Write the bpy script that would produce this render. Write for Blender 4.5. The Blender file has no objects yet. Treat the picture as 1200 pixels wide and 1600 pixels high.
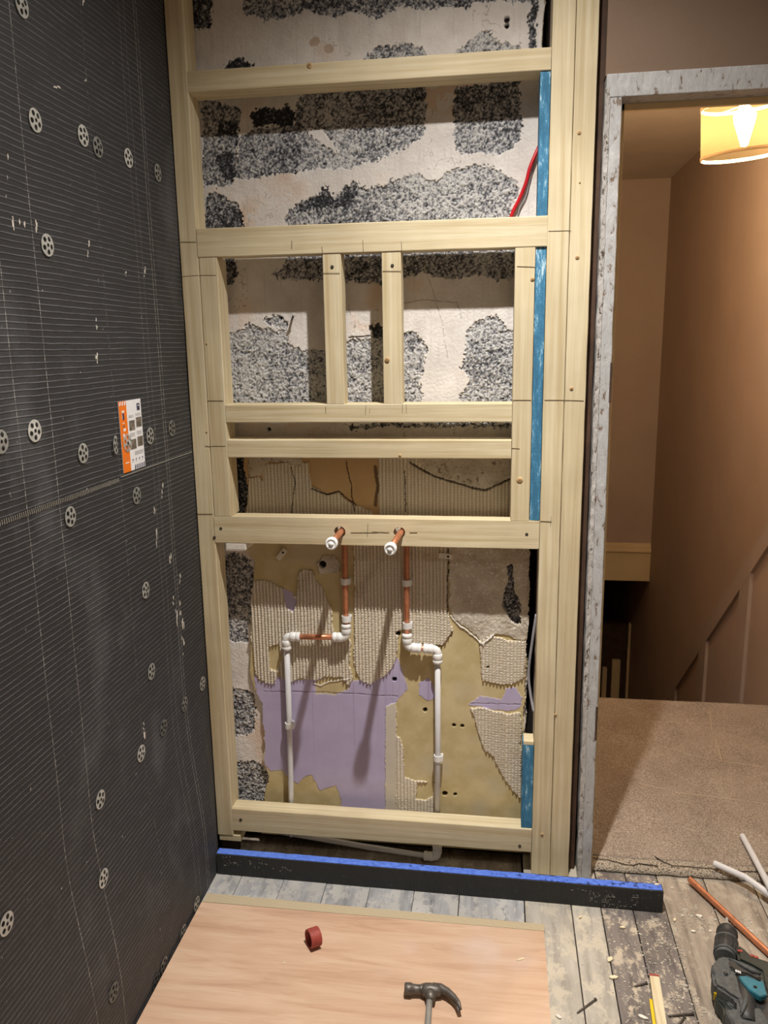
import bpy, bmesh, math, random
import numpy as np
from mathutils import Vector, Matrix, noise as mnoise

# ------------------------------------------------------------------ camera
SC = bpy.context.scene
COL = SC.collection
FOC = 1248.8; YAW, PIT, ROL = 0.14543, 0.20754, -0.01581
CAM = Vector((0, -1.9, 0))
_f = Vector((-math.sin(YAW)*math.cos(PIT), math.cos(YAW)*math.cos(PIT), -math.sin(PIT)))
_r = _f.cross(Vector((0, 0, 1))).normalized(); _u = _r.cross(_f)
CR = _r*math.cos(ROL)+_u*math.sin(ROL); CU = -_r*math.sin(ROL)+_u*math.cos(ROL)
cd = bpy.data.cameras.new('camera'); cam = bpy.data.objects.new('camera', cd); COL.objects.link(cam)
cam.matrix_world = Matrix(((CR.x, CU.x, -_f.x, CAM.x), (CR.y, CU.y, -_f.y, CAM.y), (CR.z, CU.z, -_f.z, CAM.z), (0, 0, 0, 1)))
cd.sensor_fit = 'VERTICAL'; cd.sensor_height = 32.0; cd.sensor_width = 24.0
cd.lens = FOC/1600*32.0; cd.clip_start = 0.02; cd.clip_end = 50
SC.camera = cam
# ------------------------------------------------------------------ world, lights, exposure
w = bpy.data.worlds.new('world'); SC.world = w; w.use_nodes = True
w.node_tree.nodes['Background'].inputs[0].default_value = (1.0, 0.85, 0.65, 1)
w.node_tree.nodes['Background'].inputs[1].default_value = 0.01
SC.view_settings.view_transform = 'Standard'; SC.view_settings.look = 'None'
SC.view_settings.gamma = 1; SC.view_settings.use_curve_mapping = False
SC.view_settings.exposure = 0.0
DOWNLIGHT = (0.02, -0.62, 1.03)
def light(name, kind, loc, power, color, radius=.02, rot=(0, 0, 0), **k):
    ld = bpy.data.lights.new(name, kind); ld.energy = power; ld.color = color
    ld.shadow_soft_size = radius
    for a, b in k.items(): setattr(ld, a, b)
    o = bpy.data.objects.new(name, ld); o.location = loc; o.rotation_euler = rot; COL.objects.link(o); return o
# one reflector lamp: wide spill, beam and hot centre share a position
for nm_, pw_, half_ in (('spill', 56, 75), ('beam', 90, 50), ('centre', 100, 29)):
    light('downlight_'+nm_, 'SPOT', DOWNLIGHT, pw_, (1.0, .95, .885), .016, rot=(math.radians(3), 0, 0), spot_size=math.radians(half_*2), spot_blend=1)
light('added_fill_spot', 'SPOT', (.75, -2.0, 1.03), 26, (1.0, .90, .76), .03, spot_size=math.radians(165), spot_blend=1)  # added fill lamp out of view, lifts the shadows
LAMP = (.752, 1.0, .655)

random.seed(7); RNG = np.random.default_rng(11)
def ray(px, py): return _f*FOC + CR*(px-600) + CU*(800-py)
def at(px, py, ax, val):
    d = ray(px, py); t = (val-CAM[ax])/d[ax]; return CAM+d*t

# ------------------------------------------------------------------ materials
def lin(r, g, b): return tuple(((c/255)/12.92 if c <= 10 else ((c/255+.055)/1.055)**2.4) for c in (r, g, b))+(1,)
class NT:
    def __init__(s, name):
        s.m = bpy.data.materials.new(name); s.m.use_nodes = True; s.t = s.m.node_tree
        s.b = s.t.nodes['Principled BSDF']
    def n(s, kind, **k):
        x = s.t.nodes.new(kind)
        for a, v in k.items():
            if a.startswith('i_'): x.inputs[a[2:].replace('_', ' ')].default_value = v
            else: setattr(x, a, v)
        return x
    def l(s, a, ao, b, bi): s.t.links.new(a.outputs[ao], b.inputs[bi])
    def ramp(s, stops, src=None, out=0):
        r = s.n('ShaderNodeValToRGB'); e = r.color_ramp.elements
        while len(e) < len(stops): e.new(.5)
        for el, (p, c) in zip(e, stops): el.position = p; el.color = c if len(c) == 4 else tuple(c)+(1,)
        if src: s.l(src, out, r, 0)
        return r
    def coord(s, scale=(1, 1, 1), rnd=True, which='Object'):
        tc = s.n('ShaderNodeNewGeometry' if which == 'Position' else 'ShaderNodeTexCoord'); mp = s.n('ShaderNodeMapping'); mp.inputs['Scale'].default_value = scale
        s.l(tc, which, mp, 'Vector')
        if rnd:
            oi = s.n('ShaderNodeObjectInfo'); mu = s.n('ShaderNodeMath', operation='MULTIPLY'); mu.inputs[1].default_value = 37.0
            s.l(oi, 'Random', mu, 0); cx = s.n('ShaderNodeCombineXYZ')
            for i in range(3): s.l(mu, 0, cx, i)
            s.l(cx, 0, mp, 'Location')
        return mp
    def noise(s, mp, scale, detail=4, rough=.6, dist=0):
        x = s.n('ShaderNodeTexNoise'); x.inputs['Scale'].default_value = scale; x.inputs['Detail'].default_value = detail
        x.inputs['Roughness'].default_value = rough; x.inputs['Distortion'].default_value = dist
        s.l(mp, 0, x, 'Vector'); return x
    def mix(s, a, b, fac, mode='MIX'):
        x = s.n('ShaderNodeMix', data_type='RGBA', blend_type=mode)
        for src, idx in ((a, 6), (b, 7)):
            if isinstance(src, tuple): x.inputs[idx].default_value = src
            else: s.t.links.new(src, x.inputs[idx])
        if isinstance(fac, (int, float)): x.inputs[0].default_value = fac
        else: s.t.links.new(fac, x.inputs[0])
        return x.outputs[2]
    def col(s, sock): s.t.links.new(sock, s.b.inputs['Base Color'])
    def bump(s, src, out=0, strength=.3, dist=.002):
        x = s.n('ShaderNodeBump'); x.inputs['Strength'].default_value = strength; x.inputs['Distance'].default_value = dist
        s.l(src, out, x, 'Height'); s.l(x, 0, s.b, 'Normal')
    def rough(s, v): s.b.inputs['Roughness'].default_value = v
def plain(name, c, rough=.5, metal=0, spec=None, nz=.12, ns=40, bump=.15):
    t = NT(name); mp = t.coord(); x = t.noise(mp, ns)
    d = tuple(v*(1-nz) for v in c[:3])+(1,); h = tuple(min(1, v*(1+nz)) for v in c[:3])+(1,)
    r = t.ramp([(.3, d), (.7, h)], x); t.col(r.outputs[0]); t.rough(rough); t.b.inputs['Metallic'].default_value = metal
    if bump: t.bump(x, 0, bump, .001)
    return t.m
def wood(name, axis, base=(212, 199, 167), dark=(194, 176, 138), light_=(225, 215, 188), cross=80, along=2.0):
    t = NT(name); sc = [cross]*3; sc[axis] = along
    mp = t.coord(tuple(sc)); g = t.noise(mp, 1.0, 5, .55, .4)
    r = t.ramp([(.28, lin(*dark)), (.5, lin(*base)), (.75, lin(*light_))], g)
    mp2 = t.coord((3, 3, 3)); big = t.noise(mp2, 1.6, 3)
    r2 = t.ramp([(.35, (.88, .85, .80, 1)), (.65, (1.04, 1.03, 1.0, 1))], big)
    c = t.mix(r.outputs[0], r2.outputs[0], .8, 'MULTIPLY'); 
    sc3 = [220]*3; sc3[axis] = 8; mp3 = t.coord(tuple(sc3)); fine = t.noise(mp3, 1.0, 2)
    r3 = t.ramp([(.3, (.9, .88, .84, 1)), (.6, (1, 1, 1, 1))], fine)
    c = t.mix(c, r3.outputs[0], .6, 'MULTIPLY')
    t.col(c); t.rough(.68); t.bump(fine, 0, .35, .0012); return t.m
M = {}
M['wood_x'] = wood('softwood grain along x', 0); M['wood_z'] = wood('softwood grain along z', 2)
M['wood_y'] = wood('softwood grain along y', 1)
M['knot'] = plain('wood knot', lin(190, 160, 116), .6, nz=.2, ns=120)
M['knot_dark'] = plain('knot heart', lin(160, 124, 84), .6, nz=.25, ns=150)
M['pencil'] = plain('pencil graphite', lin(122, 110, 88), .5, bump=0)
M['hole'] = plain('dark hole', lin(26, 20, 16), .9, bump=0)
M['copper'] = plain('copper', lin(204, 136, 100), .36, .6, ns=60, nz=.22)
M['white_plastic'] = plain('white plastic', lin(232, 232, 230), .3, ns=20, nz=.03, bump=0)
M['grey_plastic'] = plain('white pipe plastic', lin(214, 214, 216), .35, ns=20, nz=.04, bump=0)
M['steel'] = plain('galvanised steel', lin(206, 206, 200), .5, .15, ns=80, nz=.2)
M['dark_steel'] = plain('dark steel', lin(98, 92, 86), .45, .35, ns=120, nz=.4)
M['black_plastic'] = plain('black plastic', lin(50, 50, 50), .5, ns=60, nz=.35)
M['dark_green_plastic'] = plain('dark green black plastic', lin(42, 48, 44), .5, nz=.3)
M['grey_rubber'] = plain('dusty grey rubber', lin(78, 80, 80), .7, ns=90, nz=.35)
M['teal'] = plain('teal plastic', lin(38, 108, 126), .45, nz=.2)
M['yellow'] = plain('yellow plastic', lin(226, 190, 20), .45)
M['red'] = plain('red plastic', lin(156, 66, 56), .6, ns=90, nz=.25)
M['cable_red'] = plain('red cable', lin(200, 28, 40), .4, bump=0)
M['cable_grey'] = plain('grey cable', lin(150, 150, 156), .5, bump=0)
M['dark'] = plain('dark void lining', lin(34, 24, 16), .95)
M['black_facing'] = plain('black scrim', lin(34, 34, 35), .75, ns=200, nz=.4, bump=.5)
M['white_card'] = plain('white card', lin(236, 236, 238), .4, nz=.02, bump=0)
M['orange_card'] = plain('orange card', lin(240, 122, 24), .4, nz=.03, bump=0)
M['navy'] = plain('navy print', lin(44, 46, 84), .4, bump=0)
M['print_grey'] = plain('grey print', lin(176, 176, 180), .5, bump=0)
M['photo_print'] = plain('photo print', lin(112, 104, 94), .4, nz=.7, ns=90, bump=0)
M['chip'] = plain('pale wood shaving', lin(222, 208, 176), .6)
M['crumb'] = plain('plaster crumb', lin(206, 198, 184), .8)
M['plaster'] = plain('plaster lump', lin(224, 218, 208), .8, ns=200, nz=.15, bump=.6)
M['flue'] = plain('thin grey metal', lin(150, 148, 142), .5, .3)

def painted(name, c, lump=.0, amp=.06, scale=3):
    t = NT(name); mp = t.coord(rnd=False); x = t.noise(mp, scale, 5); x2 = t.noise(mp, 140, 3)
    r = t.ramp([(.3, tuple(v*(1-amp) for v in c[:3])+(1,)), (.7, tuple(v*(1+amp) for v in c[:3])+(1,))], x)
    t.col(r.outputs[0]); t.rough(.75); t.bump(x2, 0, .25, .002); return t.m
M['taupe'] = painted('taupe wall paint', lin(128, 106, 88))
M['ceiling_white'] = painted('ceiling white', lin(225, 215, 200))
M['room_wall'] = painted('room wall paint', lin(190, 172, 150))
M['stair_wall'] = painted('stairwell paint', lin(188, 168, 152))
M['dado_paint'] = painted('dado paint', lin(184, 168, 156))
M['cream_gloss'] = painted('cream gloss', lin(226, 204, 160))
M['brown_gap'] = painted('bare brown plaster edge', lin(74, 52, 37), scale=20, amp=.3)

def vcol(name, rough=.8, bs=600, bst=.35):
    t = NT(name); a = t.n('ShaderNodeAttribute', attribute_name='Col'); t.l(a, 'Color', t.b, 'Base Color'); t.rough(rough)
    mp = t.coord(rnd=False); x = t.noise(mp, bs, 2); t.bump(x, 0, bst, .001); return t.m
M['v_wall'] = vcol('wall surface'); M['v_board'] = vcol('board surface', .7, 300, .15)

# chipped off-white gloss (door lining)
t = NT('chipped grey white gloss'); mp = t.coord((1, 1, .45), rnd=False); x = t.noise(mp, 60, 8, .72, .6)
m2 = t.coord((1, 1, 1), rnd=False); y = t.noise(m2, 160, 4)
r = t.ramp([(.0, lin(96, 78, 62)), (.385, lin(120, 100, 84)), (.415, lin(176, 176, 176)), (.62, lin(190, 191, 192)), (.7, lin(214, 212, 208))], x)
t.col(r.outputs[0]); t.rough(.45); t.bump(x, 0, .7, .004); M['chipped'] = t.m
t = NT('crumbly white filler'); x = t.noise(t.coord((1, 1, .5), rnd=False), 110, 8, .75, .4)
r = t.ramp([(.0, lin(60, 46, 36)), (.40, lin(90, 74, 60)), (.44, lin(190, 186, 182)), (.62, lin(212, 208, 204)), (.8, lin(228, 226, 222))], x)
t.col(r.outputs[0]); t.rough(.85); t.bump(x, 0, 1.0, .006); M['crumbly'] = t.m
# blue insulation strip
t = NT('blue foam strip'); mp = t.coord((6, 6, 1.2)); x = t.noise(mp, 14, 8, .75)
r = t.ramp([(.0, lin(32, 78, 106)), (.45, lin(52, 110, 144)), (.56, lin(66, 130, 168)), (.615, lin(150, 190, 210)), (.67, lin(214, 228, 232))], x)
t.col(r.outputs[0]); t.rough(.8); y = t.noise(t.coord(), 250, 3); t.bump(y, 0, .4, .002); M['blue_strip'] = t.m
t = NT('torn blue foam'); mp = t.coord((1, 1.5, 1), rnd=False); x = t.noise(mp, 70, 8, .7)
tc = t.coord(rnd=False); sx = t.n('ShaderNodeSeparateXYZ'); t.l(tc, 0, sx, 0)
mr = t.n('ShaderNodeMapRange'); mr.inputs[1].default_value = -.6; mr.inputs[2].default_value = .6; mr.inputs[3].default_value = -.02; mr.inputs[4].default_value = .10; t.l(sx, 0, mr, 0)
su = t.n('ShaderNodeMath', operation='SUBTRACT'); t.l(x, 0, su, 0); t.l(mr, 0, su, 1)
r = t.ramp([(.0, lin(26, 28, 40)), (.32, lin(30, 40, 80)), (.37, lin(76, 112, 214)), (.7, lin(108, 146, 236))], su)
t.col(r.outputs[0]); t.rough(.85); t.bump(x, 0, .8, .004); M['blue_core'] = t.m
t = NT('black kerb facing'); mp = t.coord((1, 1, 1), rnd=False)
wv = t.n('ShaderNodeTexWave', wave_type='BANDS', bands_direction='X'); wv.inputs['Scale'].default_value = 60; wv.inputs['Distortion'].default_value = .6; t.l(mp, 0, wv, 0)
x = t.noise(t.coord((1, 1, 2.5), rnd=False), 55, 9, .8)
r = t.ramp([(.0, lin(34, 35, 36)), (.62, lin(44, 45, 46)), (.68, lin(130, 130, 128)), (.73, lin(200, 198, 190))], x)
t.col(r.outputs[0]); t.rough(.7); t.bump(wv, 0, .5, .0015); M['kerb_black'] = t.m

# black decoupling mat: ridges (fine relief), threads, white dust
t = NT('black tile backer mat'); mp = t.coord(rnd=False, which='Position')
nz = t.noise(t.coord((1, 1, 1), rnd=False, which='Position'), 5, 3)
sx = t.n('ShaderNodeSeparateXYZ'); t.l(mp, 0, sx, 0)
def sinw(src, out, freq, dist=None, damp=0, sharp=None):
    m = t.n('ShaderNodeMath', operation='MULTIPLY'); t.l(src, out, m, 0); m.inputs[1].default_value = freq*2*math.pi
    if dist is not None:
        a = t.n('ShaderNodeMath', operation='MULTIPLY_ADD'); t.l(dist, 0, a, 0); a.inputs[1].default_value = damp; t.l(m, 0, a, 2); m = a
    s = t.n('ShaderNodeMath', operation='SINE'); t.l(m, 0, s, 0); return s
rz = sinw(sx, 'Z', 1/.0105, nz, 5.0); ry = sinw(sx, 'Y', 1/.0042, nz, 2.0)
hz = t.n('ShaderNodeMapRange'); hz.inputs[1].default_value = .55; hz.inputs[2].default_value = 1.0; t.l(rz, 0, hz, 0)
fy = t.n('ShaderNodeMapRange'); fy.inputs[1].default_value = .0; fy.inputs[2].default_value = 1.0; t.l(ry, 0, fy, 0)
brk = t.noise(t.coord((1, 3, 9), rnd=False, which='Position'), 6, 6, .7)
bk = t.ramp([(.38, (.25, .25, .25, 1)), (.62, (1, 1, 1, 1))], brk)
ln = t.n('ShaderNodeMath', operation='MULTIPLY'); t.l(hz, 0, ln, 0); t.l(bk, 0, ln, 1)
c = t.mix(lin(40, 41, 44), lin(96, 98, 104), ln.outputs[0])  # specular glints along the ridges painted in as lighter lines
fm = t.n('ShaderNodeMath', operation='MULTIPLY'); t.l(fy, 0, fm, 0); fm.inputs[1].default_value = .28
c = t.mix(c, lin(84, 84, 86), fm.outputs[0])
du = t.noise(t.coord((1, 1, .55), rnd=False, which='Position'), 3.4, 6, .62); dr = t.ramp([(.58, (0, 0, 0, 1)), (.85, (.35, .35, .35, 1))], du)
c = t.mix(c, lin(150, 152, 156), dr.outputs[0])
sp = t.noise(t.coord((1, 1.6, .5), rnd=False, which='Position'), 75, 5, .65); sr = t.ramp([(.70, (0, 0, 0, 1)), (.725, (1, 1, 1, 1))], sp)
c = t.mix(c, lin(226, 224, 218), sr.outputs[0])
# vertical thread lines at fixed y
for y0, dens in ((-.624, .52), (-.392, .5), (-.163, .42), (-.150, .47), (-.721, .55), (-.21, .62), (-.235, .64)):
    d = t.n('ShaderNodeMath', operation='SUBTRACT'); t.l(sx, 'Y', d, 0); d.inputs[1].default_value = y0
    a = t.n('ShaderNodeMath', operation='ABSOLUTE'); t.l(d, 0, a, 0)
    q = t.n('ShaderNodeMath', operation='LESS_THAN'); t.l(a, 0, q, 0); q.inputs[1].default_value = .0009
    th = t.noise(t.coord((1, 1, 1), rnd=False, which='Position'), 120, 2); g = t.n('ShaderNodeMath', operation='GREATER_THAN'); t.l(th, 0, g, 0); g.inputs[1].default_value = dens
    g2 = t.n('ShaderNodeMath', operation='MULTIPLY_ADD'); t.l(g, 0, g2, 0); g2.inputs[1].default_value = .55; g2.inputs[2].default_value = .25
    mm = t.n('ShaderNodeMath', operation='MULTIPLY'); t.l(q, 0, mm, 0); t.l(g2, 0, mm, 1)
    c = t.mix(c, lin(170, 168, 164), mm.outputs[0])
t.col(c); t.rough(.62)
ad = t.n('ShaderNodeMath', operation='MULTIPLY_ADD'); t.l(fy, 0, ad, 0); ad.inputs[1].default_value = .35; t.l(hz, 0, ad, 2)
t.bump(ad, 0, .8, .0014); M['mat_black'] = t.m

# floor boards
def floor_mat(name, grey, dust, pale, dirt, thr):
    t = NT(name); mp = t.coord((8, .8, 8), rnd=True); g = t.noise(mp, 6, 6, .65)
    r = t.ramp([(.3, lin(*dirt)), (.48, lin(*grey)), (.68, lin(*pale))], g)
    x = t.noise(t.coord((1, .6, 1)), 26, 10, .78); r2 = t.ramp([(thr, (0, 0, 0, 1)), (thr+.05, (1, 1, 1, 1))], x)
    c = t.mix(r.outputs[0], lin(*dust), r2.outputs[0])
    y = t.noise(t.coord(), 5, 3); r3 = t.ramp([(.35, (.72, .71, .70, 1)), (.6, (1, 1, 1, 1))], y)
    c = t.mix(c, r3.outputs[0], .8, 'MULTIPLY')
    t.col(c); t.rough(.8); t.bump(x, 0, .4, .002); return t.m
M['fb_grey'] = floor_mat('grey painted board', (158, 158, 160), (186, 184, 180), (176, 177, 178), (118, 119, 122), .48)
M['fb_dusty'] = floor_mat('dusty sanded board', (172, 166, 156), (194, 186, 170), (188, 182, 172), (148, 142, 132), .5)
M['fb_speck'] = floor_mat('plaster speckled board', (118, 110, 106), (188, 176, 158), (134, 126, 120), (74, 68, 66), .52)
M['fb_brown'] = floor_mat('pale brown board', (156, 144, 130), (182, 172, 156), (176, 164, 148), (116, 106, 96), .52)
# plywood
t = NT('hardwood faced plywood'); mp = t.coord((1.0, 7, 5)); g = t.noise(mp, 3.4, 6, .62, .7)
r = t.ramp([(.28, lin(180, 144, 118)), (.45, lin(199, 165, 138)), (.6, lin(207, 176, 150)), (.78, lin(214, 186, 162))], g)
f2 = t.noise(t.coord((8, 130, 5)), 1.2, 4, .7); r2 = t.ramp([(.36, (.80, .74, .70, 1)), (.5, (1, 1, 1, 1))], f2)
c = t.mix(r.outputs[0], r2.outputs[0], .35, 'MULTIPLY')
ds = t.noise(t.coord(), 3.2, 3); r3 = t.ramp([(.55, (0, 0, 0, 1)), (.8, (.6, .6, .6, 1))], ds)
c = t.mix(c, lin(214, 200, 196), r3.outputs[0]); t.col(c); t.rough(.6); t.bump(f2, 0, .2, .001); M['ply'] = t.m
t = NT('plywood edge plies'); mp = t.coord(rnd=False); wv = t.n('ShaderNodeTexWave', wave_type='BANDS', bands_direction='Y'); wv.inputs['Scale'].default_value = 78; wv.inputs['Distortion'].default_value = .5; t.l(mp, 0, wv, 0)
r = t.ramp([(.1, lin(150, 132, 104)), (.4, lin(186, 170, 140)), (.8, lin(204, 190, 160))], wv); t.col(r.outputs[0]); t.rough(.8); M['ply_edge'] = t.m
# carpet
t = NT('beige flecked carpet'); a1 = t.noise(t.coord(rnd=False), 260, 3, .7); a2 = t.noise(t.coord(rnd=False), 5, 7, .7)
r = t.ramp([(.3, lin(110, 99, 88)), (.5, lin(160, 146, 132)), (.68, lin(198, 187, 172))], a1)
r2 = t.ramp([(.32, (.74, .70, .68, 1)), (.62, (1.05, 1.03, 1.0, 1))], a2)
c = t.mix(r.outputs[0], r2.outputs[0], .85, 'MULTIPLY'); t.col(c); t.rough(.95); t.bump(a1, 0, .9, .004); M['carpet'] = t.m
t = NT('carpet underside fringe'); a1 = t.n('ShaderNodeTexVoronoi'); a1.inputs['Scale'].default_value = 260; t.l(t.coord(rnd=False), 0, a1, 0)
r = t.ramp([(.0, lin(196, 186, 170)), (.5, lin(166, 154, 138)), (.9, lin(84, 72, 60))], a1); t.col(r.outputs[0]); t.rough(.95); t.bump(a1, 0, .8, .004); M['fringe'] = t.m

M['crease'] = plain('worn carpet crease', lin(180, 162, 142), .95, ns=200, bump=.5)
def emis(name, c, s):
    t = NT(name); e = t.n('ShaderNodeEmission'); e.inputs[0].default_value = c; e.inputs[1].default_value = s
    t.l(e, 0, t.t.nodes['Material Output'], 0); return t.m
M['bulb'] = emis('bulb filament glow', (1, .80, .56, 1), 680)
M['led'] = emis('downlight lens', (1, .94, .86, 1), 12)
t = NT('sheer pale lampshade'); tr = t.n('ShaderNodeBsdfTranslucent'); tr.inputs[0].default_value = lin(196, 168, 112); tp = t.n('ShaderNodeBsdfTransparent'); tp.inputs[0].default_value = (1, .93, .78, 1)
di = t.n('ShaderNodeBsdfDiffuse'); di.inputs[0].default_value = lin(170, 146, 104)
m1 = t.n('ShaderNodeMixShader'); m1.inputs[0].default_value = .45; t.l(tr, 0, m1, 1); t.l(di, 0, m1, 2)
m2 = t.n('ShaderNodeMixShader'); m2.inputs[0].default_value = .945; t.l(m1, 0, m2, 1); t.l(tp, 0, m2, 2); t.l(m2, 0, t.t.nodes['Material Output'], 0); M['shade'] = t.m

# ------------------------------------------------------------------ mesh helpers
class B:
    def __init__(s): s.bm = bmesh.new(); s.mats = []; s.cur = 0
    def mat(s, k):
        if k not in s.mats: s.mats.append(k)
        s.cur = s.mats.index(k); return s
    def _new(s, n0):
        for f in list(s.bm.faces)[n0:]: f.material_index = s.cur
    def box(s, x0, x1, y0, y1, z0, z1, bev=0, seg=2, R=None):
        n0 = len(s.bm.faces); b2 = bmesh.new()
        bmesh.ops.create_cube(b2, size=1)
        bmesh.ops.scale(b2, vec=(x1-x0, y1-y0, z1-z0), verts=b2.verts)
        if bev: bmesh.ops.bevel(b2, geom=b2.edges[:], offset=bev, segments=seg, affect='EDGES', profile=.6)
        bmesh.ops.translate(b2, vec=((x0+x1)/2, (y0+y1)/2, (z0+z1)/2), verts=b2.verts)
        if R is not None: b2.transform(R)
        s.merge(b2); return s
    def merge(s, b2):
        me = bpy.data.meshes.new('tmp'); b2.to_mesh(me); b2.free(); n0 = len(s.bm.faces); s.bm.from_mesh(me); bpy.data.meshes.remove(me)
        s.bm.faces.ensure_lookup_table()
        for f in s.bm.faces[n0:]: f.material_index = s.cur
    def tube(s, pts, rad, n=12, cap=True, smooth=True):
        pts = [Vector(p) for p in pts]; rads = rad if isinstance(rad, (list, tuple)) else [rad]*len(pts)
        rings = []; prev = None
        for i, p in enumerate(pts):
            d = (pts[min(i+1, len(pts)-1)]-pts[max(i-1, 0)])
            if d.length < 1e-9: d = rings and prevd or Vector((0, 0, 1))
            d.normalize(); prevd = d
            if prev is None:
                a = d.orthogonal().normalized()
            else: a = (prev-d*prev.dot(d)).normalized()
            prev = a; b = d.cross(a)
            rings.append([s.bm.verts.new(p+(a*math.cos(2*math.pi*k/n)+b*math.sin(2*math.pi*k/n))*rads[i]) for k in range(n)])
        for i in range(len(rings)-1):
            for k in range(n):
                f = s.bm.faces.new((rings[i][k], rings[i][(k+1) % n], rings[i+1][(k+1) % n], rings[i+1][k])); f.smooth = smooth; f.material_index = s.cur
        if cap:
            for rg, rv in ((rings[0], True), (rings[-1], False)):
                f = s.bm.faces.new(rg[::-1] if rv else rg); f.material_index = s.cur
        return s
    def lathe(s, prof, o, d, n=24, smooth=True, cap=True):   # prof: (r, h)
        o = Vector(o); d = Vector(d).normalized(); a = d.orthogonal().normalized(); b = d.cross(a); rings = []
        for r_, h in prof:
            rings.append([s.bm.verts.new(o+d*h+(a*math.cos(2*math.pi*k/n)+b*math.sin(2*math.pi*k/n))*max(r_, 1e-5)) for k in range(n)])
        for i in range(len(rings)-1):
            for k in range(n):
                f = s.bm.faces.new((rings[i][k], rings[i][(k+1) % n], rings[i+1][(k+1) % n], rings[i+1][k])); f.smooth = smooth; f.material_index = s.cur
        if cap:
            for rg in (rings[0][::-1], rings[-1]):
                f = s.bm.faces.new(rg); f.material_index = s.cur
        return s
    def prism(s, poly, o, ux, uy, th, bev=0):                # poly in (u,v) around o, extruded th along ux x uy
        o, ux, uy = Vector(o), Vector(ux).normalized(), Vector(uy).normalized(); nn = ux.cross(uy)
        b2 = bmesh.new()
        vs = [b2.verts.new(o+ux*p[0]+uy*p[1]) for p in poly]; f = b2.faces.new(vs)
        rr = bmesh.ops.extrude_face_region(b2, geom=[f]); ev = [g for g in rr['geom'] if isinstance(g, bmesh.types.BMVert)]
        bmesh.ops.translate(b2, vec=nn*th, verts=ev); bmesh.ops.recalc_face_normals(b2, faces=b2.faces)
        if bev: bmesh.ops.bevel(b2, geom=b2.edges[:], offset=bev, segments=2, affect='EDGES')
        s.merge(b2); return s
    def tf(s, Mx): s.bm.transform(Mx); return s
def wloc(o):
    v = Vector(o.location)
    while o.parent: o = o.parent; v += Vector(o.location)
    return v
def finish(o, parent, base):
    if parent is not None:
        o.parent = parent; o.location = base-wloc(parent)
    else: o.location = base
def obj(name, b, mat=None, parent=None, norm=True):
    bm = b.bm
    if norm: bmesh.ops.recalc_face_normals(bm, faces=bm.faces)
    me = bpy.data.meshes.new(name); co = [v.co for v in bm.verts]
    lo = Vector((min(c[i] for c in co) for i in range(3))); hi = Vector((max(c[i] for c in co) for i in range(3)))
    base = Vector(((lo.x+hi.x)/2, (lo.y+hi.y)/2, lo.z)); bmesh.ops.translate(bm, vec=-base, verts=bm.verts)
    bm.to_mesh(me); bm.free()
    for k in (b.mats if b.mats else [mat]): me.materials.append(M[k])
    o = bpy.data.objects.new(name, me); COL.objects.link(o); finish(o, parent, base); return o
def empty(name, loc):
    o = bpy.data.objects.new(name, None); COL.objects.link(o); o.location = loc; o.empty_display_size = .05; return o
def tag(o, label=None, cat=None, group=None, kind=None):
    for k, v in (('label', label), ('category', cat), ('group', group), ('kind', kind)):
        if v: o[k] = v
    return o
def boxo(name, x0, x1, y0, y1, z0, z1, mat, parent=None, bev=0): return obj(name, B().box(x0, x1, y0, y1, z0, z1, bev), mat, parent)
def struct(o): o['kind'] = 'structure'; return o

# ------------------------------------------------------------------ room shell
CEIL = 1.045; FL = -1.375
subfloor = struct(boxo('floor', -.80, 1.72, -2.6, .14, FL-.14, FL-.10, 'dark'))
bxs = [-.775, -.66, -.545, -.43, -.315, -.2, -.085, .078, .193, .265, .342, .422, .54, .66, .78, .90, 1.02, 1.14, 1.26, 1.38, 1.5, 1.62, 1.72]
for i in range(len(bxs)-1):
    a, b_ = bxs[i], bxs[i+1]; mk = 'fb_grey' if b_ < .08 else 'fb_dusty' if b_ < .30 else 'fb_speck' if b_ < .45 else 'fb_brown' if b_ < .8 else 'fb_grey'
    if .25 < a < .27: mk = 'fb_speck'
    x1 = -.012 if b_ < .09 else .10
    dz = random.uniform(-.0012, 0)
    gp = .0006 if b_ < .07 else .0013
    boxo('floorboard', a+gp, b_-gp, -2.6, x1, FL-.020+dz, FL+dz, mk, subfloor, .0012)
boxo('hollow_base', -.76, .075, -.011, .12, FL-.045, FL-.028, 'fb_brown', subfloor)
for yy in (-2.3, -1.7, -1.1, -.5, -.06):
    boxo('joist', -.78, 1.70, yy-.025, yy+.025, FL-.10, FL-.022, 'dark', subfloor)
ceil_ = struct(boxo('ceiling', -.80, 1.74, -2.64, 5.9, CEIL, CEIL+.05, 'ceiling_white'))
struct(boxo('wall_near', -.80, 1.74, -2.68, -2.60, FL-.14, CEIL, 'room_wall'))
struct(boxo('wall_right', 1.70, 1.76, -2.6, .12, FL-.14, CEIL, 'room_wall'))
# door wall (facing the room) with the opening
DX0, DX1, DZ = .252, 1.03, .505
wf = struct(empty('wall_far', (.9, .06, FL)))
b = B(); b.box(.212, 1.70, .004, .10, DZ+.045, CEIL); obj('plaster_over_door', b, 'taupe', wf)
b = B(); b.box(DX1+.06, 1.70, .004, .10, FL, DZ+.045); obj('plaster_beside_door', b, 'taupe', wf)
b = B(); b.box(.196, .2125, .035, .10, FL, CEIL); b.box(.120, .224, .095, .115, FL-.1, CEIL); obj('plaster_edge', b, 'brown_gap', wf)
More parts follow.
